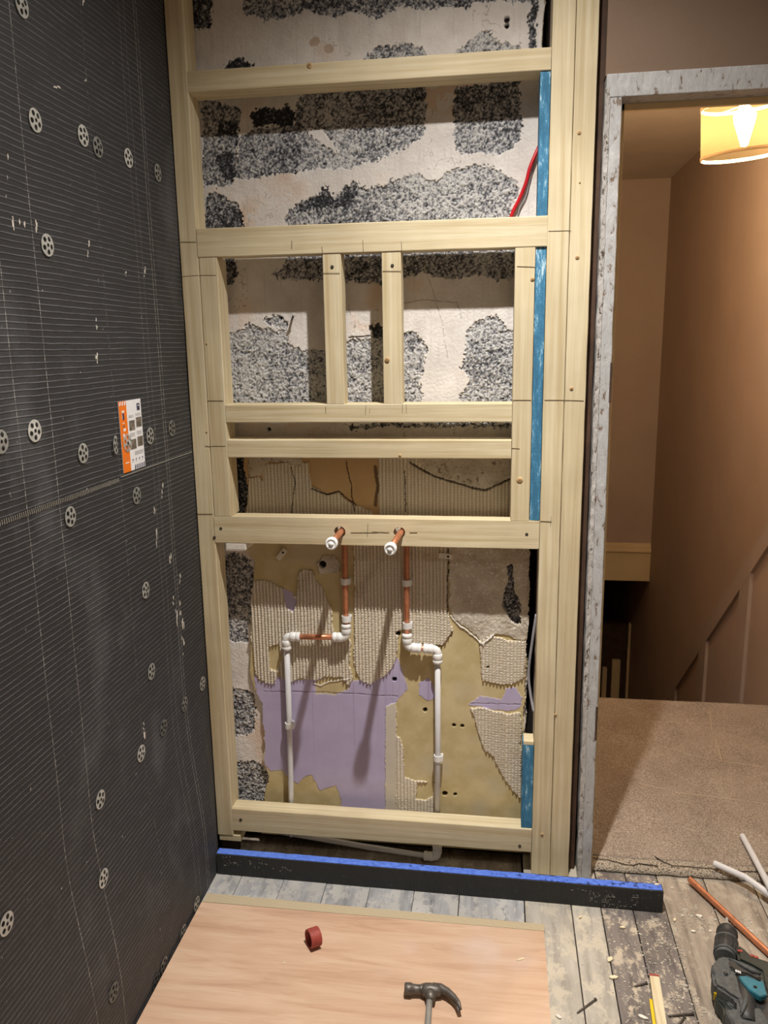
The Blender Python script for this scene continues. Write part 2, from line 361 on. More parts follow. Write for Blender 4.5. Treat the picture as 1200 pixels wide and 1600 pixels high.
# door lining
dr = struct(empty('door_1', (DX0, .0, FL)))
def wavyjamb(x0, x1, y0, y1, z0, z1, seed):
    b = B(); n = 150; rnd = random.Random(seed); prof = []
    for i in range(n+1):
        z = z0+(z1-z0)*i/n; a = mnoise.fractal((0, seed, z*9), 1.0, 2.0, 4)
        w1 = x0+.0025*a; w2 = x1+.0015*mnoise.fractal((3, seed, z*14), 1.0, 2.0, 4)
        prof.append([b.bm.verts.new(v) for v in ((w1+.003, y0, z), (w2-.002, y0-.0005, z), (w2, y0+.003, z), (w2, y1, z), (w1, y1, z), (w1, y0+.004, z))])
    for p, q in zip(prof, prof[1:]):
        for k in range(6): b.bm.faces.new((p[k], p[(k+1) % 6], q[(k+1) % 6], q[k]))
    b.bm.faces.new(prof[0][::-1]); b.bm.faces.new(prof[-1]); return b
jl = obj('jamb', wavyjamb(.2135, DX0-.004, -.004, .10, FL, DZ+.043, 2), 'chipped', dr)
fbd = wavyjamb(.2120, .2240, -.0062, .004, FL, DZ+.020, 9)
for v in fbd.bm.verts:
    v.co.x += .0016*mnoise.noise((v.co.x*300, v.co.z*120, 2)); v.co.y += .0016*mnoise.noise((v.co.x*300, v.co.z*160, 8))
fo = obj('filler_bead', fbd, 'crumbly', dr)
for v in fo.data.vertices: v.co.x += .0045*(1-(v.co.z)/(DZ-FL))
# slight lean of the left jamb as the photograph shows
for v in jl.data.vertices: v.co.x += .0045*(1-(v.co.z)/(DZ-FL))
obj('jamb', wavyjamb(DX1, DX1+.055, -.004, .10, FL, DZ+.043, 5), 'chipped', dr)
b = B(); b.box(.214, DX1+.055, -.006, .10, DZ, DZ+.046, .002); obj('head_lining', b, 'chipped', dr)
b = B(); b.box(DX0+.002, DX1, .05, .062, DZ-.014, DZ, .001).box(DX0-.004, DX0+.009, .05, .062, FL, DZ, .001); obj('door_stop', b, 'cream_gloss', dr)
for z in (-.14, -.98):
    boxo('hinge_recess', DX0-.006, DX0-.0005, -.0052, .03, z, z+.09, 'brown_gap', dr)

# ------------------------------------------------------------------ left wall: black tile backer boards
wl = struct(empty('wall_left', (-.78, -1.2, FL)))
boxo('wall_core', -.84, -.785, -2.6, .12, FL-.14, CEIL, 'dark', wl)
def bulge(y, z):
    s1 = min(1, max(0, (-.85-z)/.42)); s1 = s1*s1*(3-2*s1); s2 = min(1, max(0, (-.004-y)/.085)); s2 = s2*s2*(3-2*s2)
    return .030*s1*s2+.0012*mnoise.noise((y*5, z*5, 3))
def backer(y0, y1, z0, z1):
    b = B(); ny = max(2, int((y1-y0)/.03)); nz_ = max(2, int((z1-z0)/.03))
    g = [[b.bm.verts.new((-.76+bulge(y0+(y1-y0)*i/ny, z0+(z1-z0)*j/nz_), y0+(y1-y0)*i/ny, z0+(z1-z0)*j/nz_)) for j in range(nz_+1)] for i in range(ny+1)]
    h = {}
    def bk(i, j):
        if (i, j) not in h: v = g[i][j].co; h[(i, j)] = b.bm.verts.new((-.784, v.y, v.z))
        return h[(i, j)]
    for i in range(ny):
        for j in range(nz_): b.bm.faces.new((g[i][j], g[i+1][j], g[i+1][j+1], g[i][j+1]))
    for i in range(ny):
        for j in (0, nz_): b.bm.faces.new((g[i][j], g[i+1][j], bk(i+1, j), bk(i, j)))
    for j in range(nz_):
        for i in (0, ny): b.bm.faces.new((g[i][j], g[i][j+1], bk(i, j+1), bk(i, j)))
    o = obj('backer_board', b, 'mat_black', wl)
    # texture space of the wall: keep coordinates continuous over the boards
    return o
SY, SZ = -.392, -.259
for (y0, y1, z0, z1) in ((-2.59, SY-.001, SZ+.001, CEIL), (SY+.0008, -.0015, SZ+.001, CEIL), (-2.59, SY-.001, FL-.02, SZ-.001), (SY+.0008, -.0015, FL-.02, SZ-.001)):
    backer(y0, y1, z0, z1)
# pale frayed scrim along the horizontal joint
b = B()
y = -1.1
while y < -.40:
    h = .0035+.0015*random.random(); b.box(-.7600, -.7585, y, y+.0022, SZ-h-.002, SZ+h-.002); y += .0058
b.box(-.7600, -.7592, -.39, -.005, SZ+.001, SZ+.0035)
obj('joint_fray', b, 'flue', wl)
# washers
def washer_mesh():
    b = B(); nr, na = 10, 60; R0, R1 = 0.0, .0185; holes = [(.0, .0, .0034)]+[(.0112*math.cos(a), .0112*math.sin(a), .0043) for a in [math.radians(18+72*k) for k in range(5)]]
    def V_(r, a): return (r*math.cos(a), r*math.sin(a))
    rr = [.0026+(R1-.0026)*i/nr for i in range(nr+1)]
    vs = {}
    def hgt(r): return .0012+.0012*max(0, 1-r/R1)
    for i, r_ in enumerate(rr):
        for k in range(na):
            x, y_ = V_(r_, 2*math.pi*k/na)
            for hx, hy, hr in holes[1:]:
                d = math.hypot(x-hx, y_-hy)
                if abs(d-hr) < .0009 and d > 1e-6: x, y_ = hx+(x-hx)*hr/d, hy+(y_-hy)*hr/d
            vs[i, k] = (b.bm.verts.new((hgt(r_), x, y_)), b.bm.verts.new((hgt(r_)-.001, x, y_)), (x, y_))
    for i in range(nr):
        for k in range(na):
            q = [vs[i, k], vs[i+1, k], vs[i+1, (k+1) % na], vs[i, (k+1) % na]]
            cx = sum(p[2][0] for p in q)/4; cy = sum(p[2][1] for p in q)/4
            if any(math.hypot(cx-hx, cy-hy) < hr for hx, hy, hr in holes[1:]): continue
            b.bm.faces.new([p[0] for p in q])
    bmesh.ops.solidify(b.bm, geom=b.bm.faces[:], thickness=.0007)
    b.mat('steel')
    b.mat('hole').lathe([(.0034, .0010), (.0030, .0026)], (0, 0, 0), (1, 0, 0), 12)
    return b
wb = washer_mesh(); me_w = bpy.data.meshes.new('fixing_washer'); bmesh.ops.recalc_face_normals(wb.bm, faces=wb.bm.faces); wb.bm.to_mesh(me_w); wb.bm.free()
me_w.materials.append(M['steel']); me_w.materials.append(M['hole'])
for i, (px, py) in enumerate([(32, 8), (53, 188), (128, 212), (151, 230), (199, 247), (245, 270), (72, 383), (52, 673), (128, 708), (179, 695), (233, 681), (267, 669), (-1, 690), (212, 774), (108, 807), (226, 922), (235, 1049), (315, 1068), (287, 1100), (254, 1137), (219, 1177), (155, 1249), (160, 1372), (8, 1443), (176, 1550), (197, 692), (306, 1412), (285, 1457), (255, 1508), (243, 1534)]):
    p = at(px, py, 0, -.76); bx = bulge(p.y, p.z)
    p = at(px, py, 0, -.76+bx); p = at(px, py, 0, -.76+bulge(p.y, p.z))
    o = bpy.data.objects.new('fixing_washer', me_w); COL.objects.link(o)
    lift = .0022 if (px, py) == (197, 692) else .0017
    finish(o, wl, Vector((p.x+lift, p.y, p.z)))
    q_ = Matrix.Rotation(.22 if px == 179 else random.uniform(-.02, .02), 4, 'Z') @ Matrix.Rotation(random.uniform(0, 6), 4, 'X')
    o.rotation_mode = 'QUATERNION'; o.rotation_quaternion = q_.to_quaternion()
# plaster flecks
b = B(); R_ = random.Random(3)
fl = [(88, 135, 9, 3), (30, 345, 2, 10), (37, 350, 2, 9), (57, 355, 2.5, 14), (20, 350, 2.5, 16), (139, 382, 2, 9), (137, 398, 1.5, 9), (196, 428, 2, 6), (226, 425, 2.5, 12), (151, 505, 2, 12), (151, 560, 2.5, 12), (253, 768, 3, 20), (241, 800, 1.8, 16), (245, 835, 1.8, 26), (266, 872, 2.5, 18), (271, 935, 2, 14), (276, 960, 3.2, 26), (281, 905, 2, 14), (286, 985, 3.5, 26), (282, 950, 2, 18), (287, 1010, 2.5, 20), (226, 1145, 2.5, 16), (225, 1135, 2, 8), (11, 245, 2, 8), (134, 125, 3, 3), (130, 4, 3, 5)]
for (px, py, w_, h_) in fl:
    for k in range(5):
        qx, qy = px+R_.uniform(-w_, w_)*.5, py+R_.uniform(-h_, h_)*.6
        p = at(qx, qy, 0, -.7595); s = R_.uniform(.35, 1)
        hy = w_*.0010*s*.6; hz_ = h_*.0009*s*.5; n = 7
        pts = [(hy*math.cos(a)*R_.uniform(.6, 1.2), hz_*math.sin(a)*R_.uniform(.6, 1.2)) for a in [2*math.pi*j/n for j in range(n)]]
        b.prism(pts, (-.7602+bulge(p.y, p.z), p.y, p.z), (0, 1, 0), (0, 0, 1), .0012)
o = obj('plaster_fleck', b, 'plaster', wl); o['kind'] = 'stuff'

# ------------------------------------------------------------------ leaflet
lf = B(); lf.mat('white_card').box(-.7592, -.7582, -.379, -.277, -.251, -.106)
def pr(k, u0, v0, u1, v1, sk=0, x=-.7579):   # u to the right 0..1, v down 0..1
    Y = lambda u: -.379+.102*u
    Z = lambda v: -.106-.145*v
    lf.mat(k); vs = [lf.bm.verts.new((x, Y(a), Z(c))) for a, c in ((u0, v1), (u1, v1), (u1+sk, v0), (u0+sk, v0))]
    f = lf.bm.faces.new(vs); f.material_index = lf.cur
pr('orange_card', 0, 0, .33, 1)
for k in range(3): pr('white_card', .02+.1*k, .005, .07+.1*k, .06, .04, -.7576)
for k in range(5): pr('navy', .50+.1*k, .93, .545+.1*k, .995, .03, -.7576)
pr('navy', .80, .06, .93, .16, 0, -.7576); pr('white_card', .84, .08, .89, .10, 0, -.7574)
for (u, v) in ((.40, .29), (.72, .26), (.40, .56), (.72, .54)): pr('photo_print', u, v, u+.25, v+.14, 0, -.7576)
for v in (.215, .235, .47, .49, .51): pr('print_grey', .40, v, .62, v+.006, 0, -.7576); pr('print_grey', .70, v-.01, .94, v-.004, 0, -.7576)
for v in (.74, .76, .78): pr('print_grey', .55, v, .95, v+.007, 0, -.7576)
for k in range(4): pr('navy', .42+.15*k, .84, .46+.15*k, .862, .01, -.7576); pr('print_grey', .40+.15*k, .88, .48+.15*k, .885, 0, -.7576)
pr('white_card', .11, .13, .22, .16, 0, -.7576); pr('navy', .13, .17, .20, .26, 0, -.7576); pr('white_card', .11, .17, .125, .25, 0, -.7575)
pr('white_card', .12, .38, .22, .42, .02, -.7576); pr('photo_print', .12, .34, .2, .36, 0, -.7576); pr('white_card', .1, .30, .2, .31, 0, -.7576)
pr('white_card', .1, .45, .16, .5, 0, -.7576); pr('white_card', .1, .86, .26, .875, 0, -.7576); pr('print_grey', .1, .80, .24, .805, 0, -.7576)
tag(obj('instruction_leaflet', lf, parent=None, norm=False), 'orange and white printed leaflet pinned on the black boarded wall', 'leaflet')

# ------------------------------------------------------------------ far wall behind the stud frame: height field
WY, WB = .096, .080; ST = .0016
gx = np.arange(-.7605, .0865+1e-9, ST); gz = np.arange(-1.372, .86, ST); NX, NZ = len(gx), len(gz)
Xg, Zg = np.meshgrid(gx, gz)
def vn(cx, cz=None, seed=0, ):
    cz = cz or cx; rg = np.random.default_rng(seed); nx = int(NX*ST/cx)+3; nz = int(NZ*ST/cz)+3; L = rg.random((nz, nx))
    fx = (Xg-gx[0])/cx; fz = (Zg-gz[0])/cz; ix = fx.astype(int); iz = fz.astype(int); fx = fx-ix; fz = fz-iz; fx = fx*fx*(3-2*fx); fz = fz*fz*(3-2*fz)
    return (L[iz, ix]*(1-fx)+L[iz, ix+1]*fx)*(1-fz)+(L[iz+1, ix]*(1-fx)+L[iz+1, ix+1]*fx)*fz
def fb(c, seed, oct_=4, g=.55):
    a = 0; s = 0; k = 1
    for i in range(oct_):
        if c < ST*1.2: break
        a = a+k*vn(c, seed=seed+i*17); s += k; c /= 2; k *= g
    return a/s
wx = (fb(.03, 5, 4, .7)-.5)*.020; wz = (fb(.03, 60, 4, .7)-.5)*.020
hx_ = (vn(.0055, seed=91)-.5)*.011+(vn(.0028, seed=92)-.5)*.006; hz2 = (vn(.0055, seed=93)-.5)*.011+(vn(.0028, seed=94)-.5)*.006
cls = np.zeros((NZ, NX), int); par = np.zeros((NZ, NX))
def paint(c, poly, plane=WB, warp=1.0, p=0.0):
    pts = [at(px, py, 1, plane) for px, py in poly]; P = np.array([(v.x, v.z) for v in pts])
    e_ = .9 if plane == WY else .22
    X = Xg+wx*warp+hx_*e_; Z = Zg+wz*warp+hz2*e_; inside = np.zeros(Xg.shape, bool)
    i0, i1 = np.searchsorted(gz, [P[:, 1].min()-.02, P[:, 1].max()+.02]); j0, j1 = np.searchsorted(gx, [P[:, 0].min()-.02, P[:, 0].max()+.02])
    X = X[i0:i1, j0:j1]; Z = Z[i0:i1, j0:j1]; ins = np.zeros(X.shape, bool)
    for k in range(len(P)):
        x1, z1 = P[k]; x2, z2 = P[(k+1) % len(P)]
        if z1 == z2: continue
        c_ = ((z1 > Z) != (z2 > Z)) & (X < (x2-x1)*(Z-z1)/(z2-z1)+x1); ins ^= c_
    cls[i0:i1, j0:j1][ins] = c; par[i0:i1, j0:j1][ins] = p
RENDER, BLOCK, BOARD, PURPLE, ADH, COARSE, FILL = range(7)
U = WY
paint(BLOCK, [(290, -40), (328, -40), (330, 20), (329, 40), (318, 46), (300, 44)], U, 1, .25)
paint(BLOCK, [(378, -40), (830, -40), (826, -2), (780, 2), (740, 4), (732, 9), (700, 12), (660, 14), (620, 12), (600, 22), (585, 28), (570, 25), (555, 14), (540, 20), (525, 28), (505, 22), (480, 14), (470, 20), (440, 28), (410, 30), (395, 25), (380, 22)], U, 1, .1)
paint(BLOCK, [(828, -40), (840, -40), (838, 78), (828, 84)], U, .6, .3)
paint(BLOCK, [(345, 140), (350, 105), (362, 92), (375, 89), (392, 95), (398, 112), (395, 140)], U, 1, .3)
paint(BLOCK, [(568, 120), (570, 90), (585, 76), (600, 72), (625, 68), (645, 66), (660, 74), (668, 85), (672, 120)], U, 1, .0)
paint(BLOCK, [(708, 110), (712, 80), (735, 66), (750, 54), (766, 50), (778, 62), (790, 65), (812, 70), (816, 84), (816, 110)], U, 1, -.02)
paint(BLOCK, [(316, 150), (340, 160), (378, 168), (372, 214), (366, 276), (400, 278), (440, 271), (470, 269), (500, 262), (540, 264), (552, 262), (570, 254), (592, 250), (612, 240), (640, 228), (660, 214), (665, 190), (665, 128), (480, 140), (462, 160), (460, 196), (430, 196), (395, 200), (375, 214), (366, 276), (363, 290), (316, 292)], U, .5, .03)
paint(BLOCK, [(388, 182), (400, 168), (415, 163), (428, 172), (450, 163), (462, 185), (455, 196), (430, 192), (400, 200)], U, 1, .34)
paint(BLOCK, [(340, 188), (376, 190), (372, 212), (338, 213)], U, 1, .3)
paint(BLOCK, [(338, 246), (352, 240), (364, 236), (364, 282), (352, 280), (342, 262)], U, 1, .32)
paint(RENDER, [(476, 200), (505, 200), (520, 225), (530, 240), (512, 232), (490, 214)], U, .7)
paint(BLOCK, [(321, 307), (335, 300), (350, 305), (370, 318), (378, 330), (380, 360), (320, 360)], U, 1, .1)
paint(BLOCK, [(447, 335), (460, 320), (470, 313), (485, 310), (500, 300), (507, 290), (515, 302), (520, 310), (535, 293), (550, 286), (558, 284), (565, 292), (580, 294), (600, 287), (625, 280), (640, 272), (660, 275), (680, 286), (690, 278), (700, 270), (715, 262), (730, 263), (755, 257), (775, 260), (787, 272), (800, 280), (808, 290), (806, 310), (797, 330), (790, 360), (446, 360)], U, 1, .0)
paint(BLOCK, [(496, 306), (507, 288), (516, 300), (524, 312), (538, 292), (556, 284), (560, 298), (545, 318), (520, 322), (500, 326), (455, 335), (470, 315)], U, 1, .25)
paint(BLOCK, [(711, 135), (812, 125), (815, 180), (813, 215), (800, 230), (780, 242), (755, 236), (730, 242), (711, 232), (708, 185)], U, .6, .05)
paint(BLOCK, [(350, 395), (366, 400), (373, 425), (366, 442), (352, 440)], U, 1, .2)
paint(BLOCK, [(424, 428), (440, 418), (448, 398), (505, 392), (820, 385), (820, 432), (780, 437), (755, 432), (720, 432), (690, 434), (660, 428), (636, 434), (600, 446), (580, 440), (545, 439), (505, 437), (470, 434), (445, 438)], U, 1, .06)
paint(BLOCK, [(352, 520), (375, 514), (388, 508), (398, 510), (415, 514), (430, 518), (445, 515), (452, 530), (460, 545), (480, 546), (505, 548), (512, 560), (514, 642), (352, 642)], U, 1, -.10)
paint(BLOCK, [(412, 500), (438, 493), (450, 503), (447, 516), (422, 510)], U, 1, .03)
paint(BLOCK, [(538, 533), (578, 527), (596, 515), (612, 515), (612, 642), (538, 642)], U, .8, -.06)
paint(BLOCK, [(574, 508), (590, 502), (604, 515), (604, 530), (584, 526)], U, 1, .32)
paint(BLOCK, [(628, 519), (645, 517), (660, 530), (667, 545), (662, 570), (658, 600), (661, 642), (628, 642)], U, 1, -.05)
paint(BLOCK, [(714, 642), (722, 612), (737, 592), (722, 580), (725, 560), (728, 540), (730, 520), (745, 503), (760, 494), (774, 491), (787, 505), (795, 517), (820, 512), (820, 642)], U, 1, -.02)
# dark crust above the tiled area
paint(BLOCK, [(540, 664), (640, 662), (700, 660), (820, 662), (820, 668), (700, 667), (620, 669), (545, 670)], U, 1, .1)
# tiled zone
paint(BOARD, [(378, 694), (835, 690), (835, 860), (822, 930), (826, 981), (826, 1025), (820, 1081), (817, 1180), (817, 1270), (814, 1395), (400, 1395), (412, 1250), (420, 1215), (410, 1190), (413, 1150), (410, 1100), (398, 1080), (392, 1060), (390, 1030), (392, 1000), (392, 960), (397, 920), (398, 880), (386, 858), (382, 800), (388, 770), (380, 735)], WB, .6)
paint(ADH, [(388, 748), (405, 744), (410, 752), (412, 725), (482, 722), (486, 760), (510, 772), (530, 768), (545, 785), (583, 800), (583, 830), (384, 830)], WB, .5, .5)
paint(ADH, [(590, 690), (835, 690), (835, 870), (592, 870)], WB, .4, .45)
paint(COARSE, [(640, 690), (835, 690), (800, 745), (757, 765), (720, 755), (680, 742), (655, 728)], WB, 1, .2)
paint(COARSE, [(384, 700), (470, 700), (470, 726), (420, 722), (408, 742), (388, 746)], WB, 1, .1)
paint(PURPLE, [(395, 1052), (405, 1066), (420, 1068), (440, 1056), (460, 1062), (520, 1060), (560, 1065), (600, 1045), (620, 1028), (632, 1060), (636, 1078), (628, 1085), (619, 1098), (618, 1110), (603, 1120), (602, 1290), (534, 1275), (530, 1240), (524, 1228), (512, 1232), (500, 1236), (487, 1212), (478, 1214), (465, 1226), (450, 1215), (440, 1202), (422, 1205), (412, 1195), (414, 1150), (408, 1100), (400, 1085)], WB, .5)
paint(FILL, [(602, 1105), (619, 1098), (621, 1290), (602, 1290)], WB, .25)
paint(ADH, [(619, 1150), (626, 1152), (631, 1172), (632, 1214), (648, 1220), (682, 1224), (682, 1300), (619, 1300)], WB, .3, .3)
paint(BOARD, [(651, 1224), (676, 1222), (677, 1245), (665, 1250), (651, 1249)], WB, .3)
paint(ADH, [(393, 922), (400, 908), (415, 906), (430, 913), (445, 920), (458, 932), (464, 930), (466, 897), (475, 888), (488, 892), (492, 905), (505, 920), (512, 940), (518, 950), (521, 990), (548, 1000), (546, 1040), (552, 1060), (545, 1072), (535, 1060), (515, 1055), (492, 1064), (470, 1058), (455, 1065), (440, 1060), (437, 1048), (430, 1068), (415, 1068), (400, 1057), (397, 1030), (393, 1000), (392, 950)], WB, .45, 1.0)
paint(ADH, [(553, 850), (700, 850), (700, 958), (708, 985), (695, 1006), (670, 1010), (640, 1006), (636, 985), (622, 985), (622, 1010), (618, 1032), (607, 1052), (590, 1062), (577, 1070), (562, 1062), (553, 1040)], WB, .45, 1.0)
paint(BOARD, [(492, 1066), (512, 1060), (532, 1056), (546, 1076), (523, 1086), (492, 1084)], WB, .5)
paint(BOARD, [(420, 1010), (436, 1006), (440, 1030), (432, 1050), (422, 1045)], WB, .3)
paint(COARSE, [(701, 850), (835, 850), (826, 1000), (815, 1003), (795, 995), (775, 990), (755, 1004), (735, 986), (718, 974), (703, 958)], WB, .8, .5)
paint(BLOCK, [(789, 886), (800, 880), (802, 920), (814, 950), (811, 976), (797, 972), (788, 945), (794, 915)], WB, 1.3, .12)
paint(ADH, [(750, 1002), (765, 992), (790, 1000), (822, 1003), (820, 1060), (800, 1068), (780, 1070), (752, 1062)], WB, .5, .8)
paint(PURPLE, [(733, 1102), (750, 1088), (765, 1092), (782, 1094), (790, 1078), (806, 1074), (815, 1090), (813, 1106), (790, 1112), (770, 1108), (750, 1105)], WB, .6)
paint(ADH, [(735, 1106), (760, 1106), (790, 1116), (814, 1112), (815, 1250), (800, 1232), (785, 1212), (770, 1182), (756, 1172), (748, 1150), (742, 1122)], WB, .5, .8)
paint(PURPLE, [(442, 920), (455, 924), (463, 940), (458, 956), (446, 948)], WB, .5)
paint(PURPLE, [(655, 1068), (668, 1060), (678, 1070), (680, 1092), (668, 1094), (656, 1086)], WB, .5)
paint(COARSE, [(494, 880), (505, 868), (520, 868), (532, 880), (530, 896), (498, 896)], WB, .6, .3)
# left strip below the fifth rail
for poly, p_ in (([(340, 866), (372, 866), (391, 870), (398, 900), (394, 930), (396, 950), (388, 985), (390, 1004), (340, 1004)], .03), ([(340, 1075), (388, 1078), (400, 1098), (398, 1140), (386, 1152), (340, 1147)], .0), ([(340, 1196), (396, 1188), (414, 1200), (420, 1215), (412, 1250), (406, 1290), (340, 1290)], .05), ([(352, 706), (376, 706), (386, 735), (388, 770), (384, 810), (352, 820)], .2)):
    keep = cls.copy(); kp = par.copy(); paint(BLOCK, poly, U, 1, p_); m_ = (keep >= BOARD); cls[m_] = keep[m_]; par[m_] = kp[m_]
bd = (np.minimum(1, np.maximum(0, (Zg+1.315)/.01)))
f1 = fb(.012, 200, 3, .8); f2 = vn(.0032, seed=300); f3 = vn(.0050, seed=301); big = fb(.12, 400, 3); med = fb(.04, 430, 4, .6)
fine = RNG.random(Xg.shape)
Yg = np.full(Xg.shape, WY)
grit = .45*f2+.35*f3+.2*f1
Yg = WY-.0016*(med-.5)-.0008*(f2-.5)
k = cls == BLOCK
Yg = np.where(k, WY+.002-.005*(grit-.5)-.004*(f1-.5)+.0012*fine, Yg)
Yg = np.where(cls == BOARD, WB+.0030+.0004*(med-.5), Yg); Yg = np.where(cls == PURPLE, WB+.0022+.0004*(med-.5), Yg)
per = .0091; ph = (Xg+.0006*Zg+.0012*(big-.5))/per; rid = np.clip(np.sin(2*np.pi*ph)*1.5+.3, 0, 1); tick = ((Zg/.0072+.35*np.sin(40*Xg)) % 1) < .2
ridh = rid*(1-.45*tick)*(.75+.5*med)
Yg = np.where(cls == ADH, WB+.001-(.0010+.0042*ridh*np.maximum(par, .35))-.0008*(f2-.5), Yg)
Yg = np.where(cls == COARSE, WB-.0035*(med-.35)-.002*(f1-.5)-.001*(f2-.5), Yg)
Yg = np.where(cls == FILL, WB+.0005-.0004*med, Yg)
C = np.zeros(Xg.shape+(3,))
def L3(*c): return np.array(lin(*c)[:3])
def mixc(a, b_, t_): t_ = np.clip(t_, 0, 1)[..., None]; return a*(1-t_)+b_*t_
base = mixc(L3(214, 208, 204), L3(232, 228, 224), med*1.6-.3); base = mixc(base, L3(216, 196, 180), (big-.58)*5*(med > .42))
crk = np.abs(fb(.07, 900, 4, .6)-.5) < .0035
base = mixc(base, L3(150, 140, 130), (crk & (vn(.09, seed=77) > .62))*.8)
streak = vn(.004, .09, 880); base = mixc(base, L3(196, 190, 186), (streak-.75)*2)
C[:] = base
sp = .42*f2+.24*f3+.40*(f1-.5)+.30*fine-par-.30*(big-.5)-.02
blk = mixc(L3(34, 35, 40), L3(112, 113, 120), (sp-.20)/.13); blk = mixc(blk, L3(200, 199, 198), (sp-.40)/.14)
C = np.where((cls == BLOCK)[..., None], blk, C)
C = np.where((cls == BOARD)[..., None], mixc(mixc(L3(186, 168, 122), L3(204, 188, 146), med*2-.5), L3(196, 184, 156), (big-.6)*4), C)
top = Zg > -.45
C = np.where(((cls == BOARD) & top)[..., None], mixc(L3(188, 156, 112), L3(200, 170, 126), med), C)
dr_ = vn(.006, .5, 990); C = np.where((cls == PURPLE)[..., None], mixc(mixc(L3(174, 164, 196), L3(188, 178, 208), med), L3(150, 136, 166), (dr_-.8)*3), C)
adc = mixc(L3(186, 172, 148), L3(226, 219, 206), .15+.95*rid*(1-.6*tick)); C = np.where((cls == ADH)[..., None], mixc(adc, L3(184, 166, 132), (big-.62)*3), C)  # lit ridges and shaded grooves of the combing painted into the colour
coa = mixc(L3(176, 164, 146), L3(208, 200, 186), med*1.8-.4); coa = mixc(coa, L3(226, 222, 216), (grit-.6)*5*(par > .35)); C = np.where((cls == COARSE)[..., None], mixc(coa, L3(120, 104, 84), (.36-f1)*5*(par < .35)), C)
C = np.where((cls == FILL)[..., None], mixc(L3(196, 188, 172), L3(208, 200, 186), med), C)
# cracks and drilled holes
def crack(pts, wd, dep=.004, plane=WB, col=(70, 58, 44)):
    global C
    P = [at(px, py, 1, plane) for px, py in pts]; X = Xg+wx*.35; Z = Zg+wz*.35; dm = np.full(Xg.shape, 9.)
    for a, b_ in zip(P, P[1:]):
        dx, dz = b_.x-a.x, b_.z-a.z; t_ = np.clip(((X-a.x)*dx+(Z-a.z)*dz)/(dx*dx+dz*dz+1e-12), 0, 1); dm = np.minimum(dm, np.hypot(X-a.x-t_*dx, Z-a.z-t_*dz))
    m_ = dm < wd; Yg[m_] += dep; C = mixc(C, L3(*col), m_*.85)
crack([(640, 722), (655, 732), (680, 745), (720, 757), (757, 767), (797, 748)], .0022)
crack([(486, 764), (510, 772), (530, 768), (545, 782), (556, 790)], .0016); crack([(540, 722), (548, 760), (553, 800)], .0012)
crack([(585, 730), (590, 760), (586, 790)], .004, .003, col=(90, 68, 46)); crack([(455, 730), (460, 750), (456, 802)], .001)
crack([(700, 858), (699, 958)], .0013, .006); crack([(632, 735), (634, 800)], .0012)
crack([(704, 962), (718, 978), (735, 990), (755, 1007), (770, 993)], .002, -.003, col=(236, 234, 230))
crack([(412, 1081), (500, 1082), (620, 1088)], .0012, .001, col=(130, 118, 140)); crack([(735, 1100), (812, 1101)], .001, .001, col=(130, 118, 140))
crack([(640, 1004), (665, 1008), (690, 1010), (706, 990)], .0022, .001, col=(130, 96, 60))
crack([(545, 1060), (520, 1064), (500, 1072), (488, 1068)], .0016, -.002, col=(226, 220, 208))
crack([(620, 475), (660, 468), (715, 472), (720, 500)], .0008, .001, U, (150, 140, 128)); crack([(660, 405), (690, 500), (700, 560)], .0007, .001, U, (170, 160, 150))
crack([(545, 528), (578, 524)], .0016, .003, U)
for (px, py, r_, pl) in ((664, 1110, .006, WB), (709, 1134, .0048, WB), (722, 1135, .0048, WB), (695, 1241, .007, WB), (711, 1242, .0045, WB), (504, 882, .0095, WB), (792, 30, .0065, U), (792, 40, .0055, U), (420, 671, .005, U), (616, 1062, .006, WB), (762, 1042, .003, WB), (622, 990, .006, WB)):
    p = at(px, py, 1, pl); m_ = ((Xg-p.x)**2+(Zg-p.z)**2) < r_**2; Yg[m_] += .014; C[m_] = L3(40, 30, 24)
for (px, py, rx, rz_) in ((492, 66, .012, .010), (513, 76, .011, .009)):
    p = at(px, py, 1, U); m_ = ((Xg+wx*.4-p.x)/rx)**2+((Zg+wz*.4-p.z)/rz_)**2 < 1; C[m_] = L3(196, 176, 158)*(.8+.3*med[m_][:, None]); Yg[m_] += .001
# ragged right edge
edge = .078+.008*(fb(.05, 700, 5, .75)[:, 0]*2-1)+.004*((gz > -.5))
